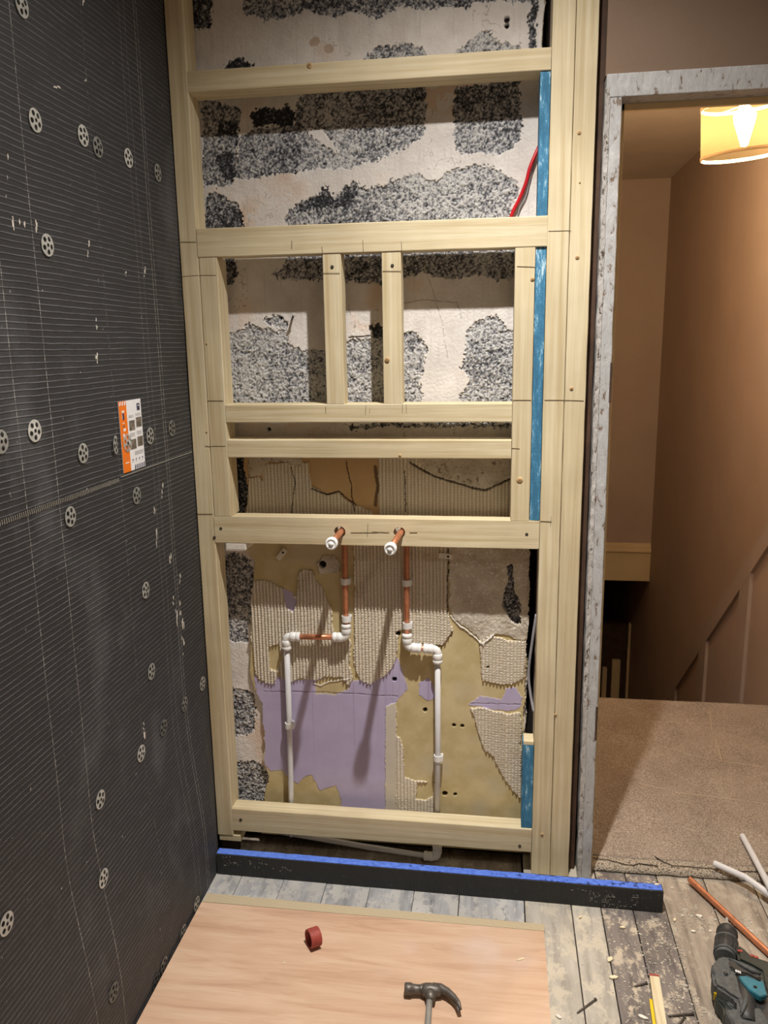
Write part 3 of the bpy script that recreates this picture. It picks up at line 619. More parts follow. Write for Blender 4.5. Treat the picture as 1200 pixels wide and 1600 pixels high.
# build parts
V = np.stack([Xg, Yg, Zg], -1).reshape(-1, 3)
jj, ii = np.meshgrid(np.arange(NX-1), np.arange(NZ-1)); a0 = (ii*NX+jj).ravel()
quads = np.stack([a0, a0+1, a0+NX+1, a0+NX], 1); fc = cls[:-1, :-1].ravel()
fx = Xg[:-1, :-1].ravel(); keepf = fx < np.repeat(edge[:-1], NX-1)
wback = struct(empty('wall_back', (-.33, .13, FL)))
def sub(name, mask, mat, label=None):
    q = quads[mask & keepf]
    if len(q) == 0: return
    u_, inv = np.unique(q, return_inverse=True); vv = V[u_].copy(); base_ = Vector((float(vv[:, 0].mean()), float(vv[:, 1].mean()), float(vv[:, 2].min()))); vv -= np.array(base_)
    me = bpy.data.meshes.new(name); me.vertices.add(len(vv)); me.vertices.foreach_set('co', vv.astype('f').ravel())
    n = len(q); me.loops.add(n*4); me.loops.foreach_set('vertex_index', inv.reshape(-1).astype('i')); me.polygons.add(n); me.polygons.foreach_set('loop_start', (np.arange(n)*4).astype('i')); me.polygons.foreach_set('loop_total', np.full(n, 4, 'i'))
    me.update(calc_edges=True)
    ca = me.color_attributes.new('Col', 'FLOAT_COLOR', 'POINT'); cc = np.ones((len(u_), 4), 'f'); cc[:, :3] = C.reshape(-1, 3)[u_]; ca.data.foreach_set('color', cc.ravel())
    me.materials.append(M[mat]); o = bpy.data.objects.new(name, me); COL.objects.link(o); finish(o, wback, base_)
    if label: o['label'] = label
    return o
sub('white_render', fc == RENDER, 'v_wall', 'white flaking render coat')
# exposed concrete block faces, course by course
lev = at(500, 116, 1, U).z, at(500, 380, 1, U).z, at(500, 660, 1, U).z, at(500, 840, 1, U).z, at(380, 1040, 1, U).z, at(380, 1170, 1, U).z
fz_ = Zg[:-1, :-1].ravel()
bounds = [.9]+list(lev)+[-1.4]
for k_ in range(len(bounds)-1):
    mk_ = (fc == BLOCK) & (fz_ <= bounds[k_]) & (fz_ > bounds[k_+1])
    for x0_, x1_ in ((-.8, -.50), (-.50, -.12), (-.12, .1)):
        sub('concrete_block', mk_ & (fx >= x0_) & (fx < x1_), 'v_wall')
sub('plasterboard', fc == BOARD, 'v_board', 'yellow bare plasterboard'); sub('lilac_paint', fc == PURPLE, 'v_board', 'lilac paint left on the plasterboard')
left_ = np.zeros(len(fc), bool)
for sel in ((fz_ > -.45), (fx < -.395), (fx < -.03) & (fz_ > -.90), (fx >= -.07) & (fz_ > -.89), (fx >= -.07), (fx < 9)):
    m_ = (fc == ADH) & sel & ~left_; left_ |= m_; sub('tile_adhesive', m_, 'v_board', 'combed grey tile adhesive')
sub('rough_plaster', (fc == COARSE) & (fz_ > -.45), 'v_wall'); sub('rough_plaster', (fc == COARSE) & (fz_ <= -.45), 'v_wall'); sub('filler_strip', fc == FILL, 'v_board')
boxo('masonry', -.7605, .076, .122, .30, FL-.14, CEIL, 'dark', wback)
b = B(); e_ = [(float(edge[i]), float(gz[i])) for i in range(0, NZ-1, 4)]
for (x1, z1), (x2, z2) in zip(e_, e_[1:]):
    vs = [b.bm.verts.new(p) for p in ((x1, .08, z1), (x1-.006, .14, z1), (x2-.006, .14, z2), (x2, .08, z2))]; b.bm.faces.new(vs)
bmesh.ops.remove_doubles(b.bm, verts=b.bm.verts[:], dist=1e-6)
obj('broken_edge', b, 'plaster', wback)
boxo('upper_render', -.7605, .076, .098, .122, .858, CEIL, 'ceiling_white', wback)
# dark cavity between wall end and door wall
boxo('cavity_lining', .076, .20, .20, .30, FL-.14, CEIL, 'dark', wback)

# ------------------------------------------------------------------ stud frame
fr = tag(empty('stud_frame', (-.3, .03, FL)), 'pale softwood stud frame with cross rails standing against the bare wall', 'wooden frame')
def timber(name, x0, x1, z0, z1, dep, axis, y0=0.0, parent=fr, mat=None, seed=[0]):
    seed[0] += 1; s = seed[0]; L0, L1 = (z0, z1) if axis == 2 else (x0, x1); n = max(2, int((L1-L0)/.03)); b = B(); ring = []
    a0_, a1_ = (x0, x1) if axis == 2 else (z0, z1); bv = .0022
    for i in range(n+1):
        t_ = L0+(L1-L0)*i/n; w1 = .0007*mnoise.noise((t_*14, s, 0)); w2 = .0007*mnoise.noise((t_*14, s, 9)); w3 = .0006*mnoise.noise((t_*9, s, 19))
        A0, A1, Y0, Y1 = a0_+w1, a1_+w2, y0+w3, y0+dep
        sec = [(A0+bv, Y0), (A1-bv, Y0), (A1-bv*.3, Y0+bv*.3), (A1, Y0+bv), (A1, Y1-bv), (A1-bv, Y1), (A0+bv, Y1), (A0, Y1-bv), (A0, Y0+bv), (A0+bv*.3, Y0+bv*.3)]
        ring.append([b.bm.verts.new((u, v, t_) if axis == 2 else (t_, v, u)) for u, v in sec])
    m_ = len(ring[0])
    for p, q in zip(ring, ring[1:]):
        for k in range(m_): b.bm.faces.new((p[k], p[(k+1) % m_], q[(k+1) % m_], q[k]))
    b.bm.faces.new(ring[0][::-1]); b.bm.faces.new(ring[-1])
    return obj(name, b, mat or ('wood_z' if axis == 2 else 'wood_x'), parent)
XL, XR = -.7145, .0975
studL = timber('stud', -.7592, XL, -1.326, CEIL, .065, 2)
studR = timber('stud', .0985, .1465, FL, CEIL, .065, 2)
studR2 = timber('stud', .1475, .1945, FL, CEIL, .065, 2)
rail1 = timber('rail', XL, XR, .5675, .6125, .066, 0)
rail2 = timber('rail', XL, XR+.001, .2065, .272, .046, 0, -.0015)
nogL = timber('inner_stud', XL+.0005, -.6685, -.4205, .206, .065, 2)
nogR = timber('inner_stud', .0285, .0735, -.4205, .206, .065, 2)
rail3 = timber('rail', -.668, .028, -.185, -.1405, .066, 0)
rail4 = timber('rail', -.668, .028, -.272, -.227, .066, 0)
mu1 = timber('mullion', -.414, -.370, -.14, .206, .046, 2, .001)
mu2 = timber('mullion', -.275, -.230, -.14, .206, .046, 2, .001)
rail6 = timber('rail', XL, XR, -1.312, -1.244, .048, 0)
# fifth rail has two drilled holes for the copper tails
H1 = at(531, 831, 1, 0); H2 = at(624, 832, 1, 0)
cu = bpy.data.curves.new('rail', 'CURVE'); cu.dimensions = '2D'; cu.fill_mode = 'BOTH'; cu.extrude = .0225; cu.bevel_depth = 0.0
def spl(pts):
    s = cu.splines.new('POLY'); s.points.add(len(pts)-1); s.use_cyclic_u = True
    for q, p in zip(s.points, pts): q.co = (p[0], p[1], 0, 1)
RZ0, RZ1 = -.4895, -.4215; cx_, cz_ = (XL+XR)/2, (RZ0+RZ1)/2
hx = (XR-XL)/2; hz_ = (RZ1-RZ0)/2
spl([(-hx, -hz_+.002), (-hx+.002, -hz_)]+[(-hx+2*hx*i/40, -hz_+.0006*mnoise.noise((i*.7, 4, 4))) for i in range(1, 40)]+[(hx-.002, -hz_), (hx, -hz_+.002), (hx, hz_)]+[(-hx+2*hx*i/40, hz_+.0006*mnoise.noise((i*.7, 8, 4))) for i in range(39, 0, -1)]+[(-hx, hz_)])
for H in (H1, H2): spl([(H.x-cx_+.0145*math.cos(a), H.z-cz_+.0145*math.sin(a)) for a in [2*math.pi*k/28 for k in range(28)]])
tmp = bpy.data.objects.new('tmp', cu); me = bpy.data.meshes.new_from_object(tmp); bpy.data.objects.remove(tmp); bpy.data.curves.remove(cu)
me.transform(Matrix.Rotation(math.radians(90), 4, 'X')); me.materials.clear(); me.materials.append(M['wood_x']); me.name = 'rail'
rail5 = bpy.data.objects.new('rail', me); COL.objects.link(rail5); finish(rail5, fr, Vector((cx_, .0225-.0015, cz_)))
for (x0, x1, z0, z1) in ((.0755, .0975, .2725, .5665), (.0745, .0975, -.4205, .206), (.070, .0975, -1.2435, -1.008)):
    boxo('blue_packing_strip', x0, x1, .004, .062, z0, z1, 'blue_strip', fr, .001)
timber('packer', -.755, -.695, -1.346, -1.3265, .06, 0, .002); boxo('sole_block', -.755, -.716, .012, .06, FL-.10, -1.3465, 'dark', fr, .001)
boxo('packer', .072, .0975, .004, .050, -1.0075, -.9985, 'wood_x', fr, .001)
# knots, screws and pencil marks on the timbers
def mark(par_, pts, wd=.00036):
    fy_ = -.0028 if par_ in (rail2, rail5) else -.0012
    b = B()
    for (p, q) in zip(pts, pts[1:]):
        a = at(p[0], p[1], 1, fy_); c_ = at(q[0], q[1], 1, fy_); d = (c_-a); L = d.length
        if L < 1e-5: continue
        d.normalize(); n_ = Vector((-d.z, 0, d.x))*wd; vs = [b.bm.verts.new(v) for v in (a-n_, c_-n_, c_+n_, a+n_)]; f = b.bm.faces.new(vs)
        rr = bmesh.ops.extrude_face_region(b.bm, geom=[f]); bmesh.ops.translate(b.bm, vec=(0, .0010, 0), verts=[g for g in rr['geom'] if isinstance(g, bmesh.types.BMVert)])
    return obj('pencil_mark', b, 'pencil', par_)
mark(rail2, [(504, 397), (503, 385)]); mark(rail2, [(568, 396), (567, 375)]); mark(rail2, [(628, 393), (627, 377)]); mark(rail2, [(456, 376), (456, 388)])
mark(studR, [(857, 361), (892, 360)]); mark(studR, [(851, 625), (880, 625)]); mark(studR2, [(880, 625), (912, 626)]); mark(studR, [(843, 814), (862, 815)]); mark(studR, [(861, 807), (860, 822)])
mark(nogR, [(808, 416), (836, 417)]); mark(nogR, [(800, 625), (830, 625)]); mark(nogR, [(799, 700), (812, 701)])
mark(nogL, [(311, 430), (337, 430)]); mark(nogL, [(324, 626), (349, 626)]); mark(nogL, [(320, 697), (352, 697)]); mark(studL, [(284, 432), (310, 430)]); mark(studL, [(308, 803), (332, 803)]); mark(studL, [(282, 378), (306, 378)])
mark(mu1, [(505, 426), (531, 426)]); mark(mu2, [(598, 423), (628, 423)])
mark(rail3, [(572, 634), (571, 648)]); mark(rail3, [(578, 638), (577, 646)]); mark(rail3, [(629, 631), (629, 645)]); mark(rail3, [(635, 631), (635, 645)]); mark(rail3, [(509, 635), (509, 645)])
mark(rail5, [(575, 818), (574, 839)]); mark(rail5, [(548, 832), (590, 832)]); mark(rail5, [(640, 832), (652, 832)]); mark(rail5, [(582, 831), (608, 832)])
def knot(par_, px, py, r_, dark=False):
    p = at(px, py, 1, -.001); b = B()
    b.mat('knot').lathe([(r_, .0), (r_, .0022), (r_*.65, .0026)], (p.x, .0008, p.z), (0, -1, 0), 14, cap=True)
    b.mat('knot_dark').lathe([(r_*.5, .0), (r_*.5, .0029), (r_*.25, .0031)], (p.x, .0008, p.z), (0, -1, 0), 12)
    return obj('knot', b, parent=par_)
for a_ in ((studR2, 905, 207, .0042), (studR2, 902, 402, .0045), (studR2, 893, 607, .0042), (rail1, 484, 102, .0062), (nogR, 812, 750, .0072), (mu2, 605, 562, .006), (nogR, 832, 436, .0045), (rail4, 625, 712, .0035), (studR2, 906, 285, .0018), (studR, 868, 1117, .0035), (studR, 847, 1304, .004), (studL, 323, 675, .0022), (nogL, 323, 537, .002)): knot(*a_)
def screw(par_, px, py, y=-.0016, r_=.0038):
    p = at(px, py, 1, y); b = B(); b.mat('hole').lathe([(r_, 0), (r_, .0015)], (p.x, y+.001, p.z), (0, -1, 0), 12); b.mat('dark_steel').lathe([(r_*.55, 0), (r_*.5, .002)], (p.x, y+.001, p.z), (0, -1, 0), 10); obj('screw', b, parent=par_)
for a_ in ((mu1, 519, 417, .0), (mu2, 613, 415, .0), (rail5, 345, 826), (rail5, 823, 835), (rail6, 376, 1281, -.001), (rail6, 812, 1322, -.001), (rail5, 335, 840)): screw(*a_)

# ------------------------------------------------------------------ plumbing
PY = .0585; CR_, PR = .0075, .0075
def bend(pts, rr=.02, n=6):
    out = [Vector(pts[0])]
    for a, b_, c_ in zip(pts, pts[1:], pts[2:]):
        a, b_, c_ = Vector(a), Vector(b_), Vector(c_); d1 = (a-b_).normalized(); d2 = (c_-b_).normalized(); p, q = b_+d1*rr, b_+d2*rr
        for k in range(n+1):
            t_ = k/n; out.append(p*(1-t_)**2+b_*2*t_*(1-t_)+q*t_*t_)
    out.append(Vector(pts[-1])); return out
def elbow(par_, c_, d1, d2, label=None):
    b = B(); c_ = Vector(c_); d1 = Vector(d1).normalized(); d2 = Vector(d2).normalized()
    b.tube(bend([c_+d1*.016, c_, c_+d2*.016], .012, 6), .0108, 18)
    for d in (d1, d2): b.lathe([(.0108, .010), (.0128, .014), (.0128, .024), (.0118, .0255), (.0118, .0275), (.0132, .029), (.0132, .035), (.0108, .0375), (.0082, .038)], c_, d, 22)
    return obj('elbow_fitting', b, 'white_plastic', par_)
def clip(par_, p, d=(0, 0, 1)):
    b = B(); p = Vector(p); n = 16; R1, R2, h = .0112, .0080, .008
    for s_ in (1,):
        v = []
        for k in range(n+1):
            a = math.radians(-150)+math.radians(300)*k/n-math.pi/2
            for r_ in (R2, R1):
                for z in (-h, h): v.append(b.bm.verts.new((p.x+r_*math.cos(a), p.y+r_*math.sin(a), p.z+z)))
        for k in range(n):
            q = [v[4*k+i] for i in range(4)]; w_ = [v[4*k+4+i] for i in range(4)]
            for i, j in ((0, 1), (1, 3), (3, 2), (2, 0)): b.bm.faces.new((q[i], q[j], w_[j], w_[i]))
        b.bm.faces.new([v[i] for i in (0, 1, 3, 2)]); b.bm.faces.new([v[4*n+i] for i in (0, 1, 3, 2)])
    b.box(p.x-.006, p.x+.006, p.y+.0095, p.y+.021, p.z-h*.8, p.z+h*.8, .001)
    b.box(p.x+.008, p.x+.014, p.y-.006, p.y+.012, p.z-h, p.z+h, .001)
    return obj('pipe_clip', b, 'white_plastic', par_)
def cap(par_, p, d):
    b = B(); b.lathe([(.0083, -.006), (.0135, -.005), (.0135, .003), (.0150, .005), (.0150, .011), (.0138, .014), (.0105, .016), (.0098, .0145), (.0056, .0145), (.0050, .0175), (.001, .018)], p, d, 24); obj('end_cap', b, 'white_plastic', par_)
def run(name, label, xs, hole, zc, xe, zb, side, zclips, lclips, capx):
    g = tag(empty(name, (xs, PY, FL)), label, 'pipework')
    e = at(capx[0], capx[1], 1, -.130); h = Vector((hole.x+.0035, .0, hole.z+.001))
    dirv = (e-h).normalized()
    b = B(); b.tube(bend([(xs, PY, zc+.01), (xs, PY, -.62), (xs+.002, PY, h.z), h+Vector((0, .0, 0)), e], .022, 8), CR_, 14); obj('copper_tail', b, 'copper', g)
    cap(g, e, dirv)
    for z in zclips: clip(g, (xs, PY, z))
    return g, e
xs1 = at(541, 980, 1, PY).x; zc1 = at(541, 996, 1, PY).z; xa = at(452, 1100, 1, PY).x; zt = zc1+.002
g1, e1 = run('left_pipe_run', 'left pipe run, copper tail stepping left through white elbows to a white pipe', xs1, H1, zc1, xa, -1.3, -1, [at(540, 908, 1, PY).z, at(541, 966, 1, PY).z-.001], [], (519, 848))
elbow(g1, (xs1, PY, zc1), (0, 0, 1), (-1, 0, 0)); elbow(g1, (xa, PY, zc1-.003), (1, 0, 0), (0, 0, -1))
obj('copper_pipe', B().tube([(xs1-.02, PY, zc1), (xa+.02, PY, zc1-.003)], CR_, 14), 'copper', g1)
obj('plastic_pipe', B().tube([(xa, PY, zc1-.02), (xa-.002, PY, -1.02), (xa-.006, PY+.001, -1.22), (xa-.010, PY+.001, FL+.02)], PR, 14), 'grey_plastic', g1); clip(g1, (xa-.003, PY, at(452, 1133, 1, PY).z))
xs2 = at(636, 990, 1, PY).x; zc2 = at(636, 1011, 1, PY).z; xb = at(684, 1100, 1, PY).x
g2, e2 = run('right_pipe_run', 'right pipe run, copper tail stepping right through white elbows to a white pipe', xs2, H2, zc2, xb, -1.3, 1, [at(630, 910, 1, PY).z, at(633, 977, 1, PY).z], [], (611, 856))
elbow(g2, (xs2, PY, zc2), (0, 0, 1), (1, 0, -.06)); elbow(g2, (xb, PY, zc2-.004), (-1, 0, .06), (0, 0, -1))
obj('copper_pipe', B().tube([(xs2+.02, PY, zc2-.001), (xb-.02, PY, zc2-.003)], CR_, 14), 'copper', g2)
obj('plastic_pipe', B().tube([(xb, PY, zc2-.02), (xb, PY, -1.05), (xb-.002, PY, FL+.03)], PR, 14), 'grey_plastic', g2); clip(g2, (xb, PY, at(685, 1184, 1, PY).z))
pe = (xb-.002, PY, FL-.012); elbow(g2, pe, (0, 0, 1), (-1, 0, .02))
obj('floor_pipe', B().tube([(pe[0]-.02, PY, FL-.012), (pe[0]-.20, PY+.005, FL+.0), (xa+.02, PY+.012, FL+.015), (-.60, PY+.014, FL+.02)], PR, 12), 'grey_plastic', g2)

# mounting plates, nail, plaster block
def plate(px, py, ang, w_, h_, label):
    p = at(px, py, 1, WB-.004); b = B(); b.mat('plaster').box(-w_/2, w_/2, -.002, .002, -h_/2, h_/2, .0008); b.mat('hole').lathe([(.003, 0), (.003, .0028)], (w_*.2, 0, 0), (0, -1, 0), 10)
    b.tf(Matrix.Translation(p) @ Matrix.Rotation(ang, 4, 'Y')); return tag(obj('wall_plate', b), label, 'bracket')
plate(440, 866, math.radians(-50), .034, .014, 'small pale tab screwed at a slant above the left pipe')
plate(696, 869, math.radians(6), .034, .014, 'small pale tab screwed level on the combed adhesive right of the pipes')
p = at(455, 500, 1, WY); b = B(); q = at(459, 492, 1, WY-.028); b.tube([(p.x, WY+.006, p.z), tuple(q)], .0028, 10); b.lathe([(.0040, 0), (.0045, .001), (.0042, .003)], q, q-Vector((p.x, WY, p.z)), 12)
tag(obj('nail', b, 'dark_steel'), 'nail sticking out of the white wall between the frame posts', 'nail')
p = at(368, 855, 1, .0); b = B(); b.box(p.x-.026, p.x+.028, -.001, .075, RZ0-.020, RZ0-.0005, .003); tag(obj('polystyrene_block', b, 'plaster'), 'white lump of foam wedged under the left end of the drilled rail', 'block')
# cables
def cable(name, pts, r_, mat, label):
    P = [Vector(p) for p in pts]; out = []
    for i in range(len(P)-1):
        p0, p1, p2, p3 = P[max(i-1, 0)], P[i], P[i+1], P[min(i+2, len(P)-1)]
        for k in range(6):
            t_ = k/6; out.append(.5*((2*p1)+(-p0+p2)*t_+(2*p0-5*p1+4*p2-p3)*t_*t_+(-p0+3*p1-3*p2+p3)*t_**3))
    out.append(P[-1]); return tag(obj(name, B().tube(out, r_, 10), mat), label, 'cable')
cable('red_cable', [at(846, 222, 1, .085), at(838, 238, 1, .080), at(828, 262, 1, .076), at(822, 285, 1, .078), at(812, 310, 1, .082), at(801, 332, 1, .085), at(796, 350, 1, .087)], .0042, 'cable_red', 'red cable hanging beside the upper blue strip')
cable('thin_cable', [at(838, 240, 1, .088), at(828, 280, 1, .086), at(822, 305, 1, .088), at(812, 325, 1, .088), at(806, 350, 1, .089)], .0016, 'cable_grey', 'thin dark wire running beside the red cable')
cable('grey_cable', [at(838, 960, 1, .07), at(832, 1000, 1, .07), at(826, 1050, 1, .075), at(829, 1085, 1, .07), at(834, 1112, 1, .055)], .0036, 'cable_grey', 'grey cable in the gap above the lower blue strip')

# ------------------------------------------------------------------ kerb strip
kb = tag(empty('foam_kerb', (-.15, -.09, FL)), 'long black faced foam strip with blue top lying across the floor before the frame', 'foam strip')
K = Matrix.Translation((-.727, -.10, FL)) @ Matrix.Rotation(math.radians(-.5), 4, 'Z'); KL, KH, KD = 1.136, .060, .028
b = B(); n = 120; vt = []
for i in range(n+1):
    x = KL*i/n; a = .0012*mnoise.noise((x*50, 1, 1)); c_ = .002*mnoise.noise((x*30, 5, 1))*(.4+x)
    vt.append([b.bm.verts.new(v) for v in ((x, .003, .002), (x, .003, KH+a*.3), (x, .012, KH+.0012+a), (x, KD-.003+c_, KH+a), (x, KD-.003, .002))])
for p, q in zip(vt, vt[1:]):
    for k in range(5): b.bm.faces.new((p[k], p[(k+1) % 5], q[(k+1) % 5], q[k]))
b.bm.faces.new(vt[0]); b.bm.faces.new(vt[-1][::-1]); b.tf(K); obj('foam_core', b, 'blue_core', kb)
for (y0, y1, nm) in ((0, .003, 'front_facing'), (KD-.003, KD, 'rear_facing')):
    b = B().box(0, KL, y0, y1, .0, KH-.001, .0008); b.tf(K); obj(nm, b, 'kerb_black', kb)
b = B().box(KL, KL+.0025, 0, KD, 0, KH-.001, .0008); b.tf(K); obj('end_facing', b, 'kerb_black', kb)

b = B(); R_ = random.Random(12)
for (px, py, w_, h_, n_) in ((372, 1350, 22, 5, 14), (405, 1352, 14, 4, 10), (440, 1358, 16, 3, 9), (355, 1342, 10, 4, 7), (940, 1398, 20, 9, 34), (952, 1408, 16, 6, 16), (990, 1405, 6, 10, 14), (968, 1412, 12, 3, 8), (905, 1388, 14, 3, 5)):
    for k in range(n_):
        q = at(px+R_.uniform(-w_, w_), py+R_.uniform(-h_, h_), 1, -.1015+(px-340)*-.0000); l_ = R_.uniform(.0006, .0035); t_ = R_.uniform(.0003, .0006)
        yk = -.10-(q.x+.727)*math.tan(math.radians(.5)); v_ = R_.random() < .4
        b.box(q.x-(t_ if v_ else l_), q.x+(t_ if v_ else l_), yk-.0006, yk+.001, q.z-(l_ if v_ else t_), q.z+(l_ if v_ else t_))
o = obj('scuff_marks', b, 'flue', kb)

# ------------------------------------------------------------------ plywood sheet and strip
PT = FL+.012
c0, c1 = at(315, 1409, 2, PT), at(850, 1455, 2, PT)
c2, c3 = at(861, 1600, 2, PT), at(217, 1600, 2, PT)
d_ = (c2-c1).normalized(); c2 = c1+d_*.95; c3_ = Vector((-.7235, c2.y, PT)); c0.x = -.7235
b = B(); tl = [c0, c1, c2, c3_]; vsT = [b.bm.verts.new(v) for v in tl]; vsB = [b.bm.verts.new((v.x, v.y, FL+.0003)) for v in tl]
b.mat('ply'); b.bm.faces.new(vsT); b.bm.faces.new(vsB[::-1]); b.mat('ply_edge')
for k in range(4): f = b.bm.faces.new((vsT[k], vsB[k], vsB[(k+1) % 4], vsT[(k+1) % 4])); f.material_index = 1
tag(obj('plywood_sheet', b), 'large pinkish plywood sheet lying flat on the floorboards', 'plywood')
e0, e1 = at(321, 1395, 2, PT-.001), at(851, 1444, 2, PT-.001); e0.x = -.722
ev, eh = (e1-e0).normalized(), None; f0, f1 = c0+Vector((0, .0025, 0)), c1+Vector((.001, .0025, 0)); f0.x = -.722
b = B(); vv = [e0, e1, f1, f0]; T_ = [b.bm.verts.new((v.x, v.y, PT-.001)) for v in vv]; Bt = [b.bm.verts.new((v.x, v.y, FL+.0003)) for v in vv]
b.bm.faces.new(T_); b.bm.faces.new(Bt[::-1])
for k in range(4): b.bm.faces.new((T_[k], Bt[k], Bt[(k+1) % 4], T_[(k+1) % 4]))
tag(obj('plywood_strip', b, 'ply_edge'), 'narrow strip showing plywood layers along the far edge of the sheet', 'plywood strip')

# red ring
rc = at(490, 1466, 2, PT+.020); b = B()
ax = Vector((-.80, -.60, .06)).normalized(); R1 = .0215; o_ = Vector((rc.x, rc.y, PT+R1+.0008))-ax*.013
prof = [(R1-.0035, .004), (R1-.0035, 0), (R1-.0006, 0)]+[(R1-(.0006 if i % 2 else 0), .001+.0015*i) for i in range(16)]+[(R1-.0006, .026), (R1-.0035, .026), (R1-.0045, .010), (.0001, .010)]
b.lathe(prof[::1], o_, ax, 40, cap=False)
b.lathe([(.0001, .006), (R1-.0035, .006)], o_, ax, 40, cap=False)
tag(obj('rubber_ring', b, 'red'), 'small dark red ribbed ring standing on its edge on the plywood', 'ring')

# hammer
hm = tag(empty('claw_hammer', (at(665, 1560, 2, PT).x, at(665, 1560, 2, PT).y, PT)), 'dark steel claw hammer lying on the plywood sheet', 'hammer')
def hp(zx, zy, h=0): return at(600+zx/8.571, 1510+zy/8.571, 2, PT+h)
HH = .0158
b = B()
cA, cB = hp(275, 300, HH), hp(520, 310, HH); ax = (cB-cA).normalized()
hd = []
for dd, r_ in ((0, .0105), (.002, .0125), (.014, .0128), (.017, .0105), (.026, .0095), (.034, .0098), (.040, .0125)): hd.append((cA+ax*dd, r_))
b.tube([p for p, _ in hd], [r_ for _, r_ in hd], 20)
# cheek
ck = hp(620, 320, HH); b.tube([cA+ax*.036, ck-ax*.012, ck, ck+ax*.014, ck+ax*.024], [.010, .0138, .0142, .0128, .011], 18)
sk = hp(625, 470, HH); b.tube([ck, (ck+sk)/2, sk], [.013, .0118, .0090], 16)
obj('hammer_head', b, 'dark_steel', hm)
# claws: two curved tapering prongs
cl_pts = [(660, 300), (760, 300), (850, 345), (930, 420), (990, 500), (1020, 600)]
for off, hh in ((-1, .0035), (1, -.0035)):
    P = [hp(x_+(7 if off < 0 else -12)*max(0, (i-1))/3, y_-(24 if off < 0 else -18)*max(0, i-1)/4, HH+hh*min(1, i/2)) for i, (x_, y_) in enumerate(cl_pts)]
    b = B(); b.tube(P, [.012, .0105, .0078, .0062, .0046, .0022], 12); obj('claw', b, 'dark_steel', hm)
b = B(); h1, h2 = hp(612, 400, HH), hp(585, 800, HH*.95); dv = (h2-h1).normalized(); b.tube([h1, h1+dv*.02, h1+dv*.1, h1+dv*.19], [.0062, .0066, .0072, .0075], 16); obj('shaft', b, 'flue', hm)
b = B(); b.tube([h1+dv*.18, h1+dv*.185, h1+dv*.25, h1+dv*.30, h1+dv*.305], [.010, .0132, .0125, .0138, .010], 16); obj('grip', b, 'black_plastic', hm)

# wood shavings, nails, debris
def poly_chip(name, px, py, sz, asp, rot, mat='chip', z=FL, th=.0012, seed=1):
    rr = random.Random(seed); p = at(px, py, 2, z); n = 6; pts = [(sz*math.cos(a)*rr.uniform(.7, 1.15), sz*asp*math.sin(a)*rr.uniform(.7, 1.15)) for a in [2*math.pi*j/n for j in range(n)]]
    c_, s_ = math.cos(rot), math.sin(rot); pts = [(c_*x-s_*y, s_*x+c_*y) for x, y in pts]
    b = B(); b.prism(pts, (p.x, p.y, z+.0003), (1, 0, 0), (0, 1, 0), th, .0003); return obj(name, b, mat)
tag(poly_chip('wood_shaving', 814, 1499, .011, .35, .5, z=PT, seed=4), 'pale wood shaving on the plywood near its right edge', 'wood shaving')
tag(poly_chip('wood_shaving', 444, 1505, .004, .6, .5, z=PT, seed=5), 'tiny pale chip left of the red ring on the plywood', 'wood shaving')
for i, (px, py, s_, a_, r_, lb) in enumerate([(953, 1500, .009, .6, 1, 'pale cream chip on the speckled board above the left nail'), (873, 1590, .008, .5, -.6, 'small chip on the dusty board beside the plywood, nearest the camera'), (972, 1450, .007, .5, 0, 'whitish crumb just before the foam strip on the dark board'), (1004, 1590, .011, .45, -.4, 'large pale flake left of the yellow leaf'), (958, 1528, .012, .4, .2, 'long pale flake left of the red ended stick'), (1083, 1456, .007, .5, 0, 'chip under the far half of the loose copper pipe'), (1054, 1438, .006, .5, 1.2, 'upright sliver near the right end of the foam strip'), (1092, 1432, .009, .45, -.2, 'grey white chip left of the copper pipe'), (907, 1434, .006, .5, .6, 'small chip on the pale board close before the foam strip'), (1026, 1383, .007, .5, .2, 'pale crumb on the right end of the blue topped strip')]):
    tag(poly_chip('plaster_chip', px, py, s_, a_, r_, 'plaster' if i % 2 else 'chip', z=FL if i != 9 else FL+KH, th=.003, seed=20+i), lb, 'chip')
def nailo(a, c_, label, r_=.0022, lift=.0024):
    p, q = at(a[0], a[1], 2, FL+lift), at(c_[0], c_[1], 2, FL+lift); d = (q-p).normalized(); b = B(); b.tube([p, q-d*.006, q], [r_, r_, .0004], 8); b.lathe([(r_*1.9, 0), (r_*1.9, .0015)], p, d, 10); return tag(obj('nail', b, 'dark_steel'), label, 'nail')
nailo((931, 1561), (901, 1583), 'dark nail on the dusty board between plywood and stick', .0019)
nailo((1011, 1536), (990, 1541), 'dark nail left of the red ended stick', .0022)
nailo((1084, 1584), (1043, 1587), 'dark nail between the red ended stick and the drill', .0024)
nailo((1070, 1590), (1058, 1602), 'dark nail crossing under the nail beside the drill', .0022, .0022)
b = B(); R_ = random.Random(9)
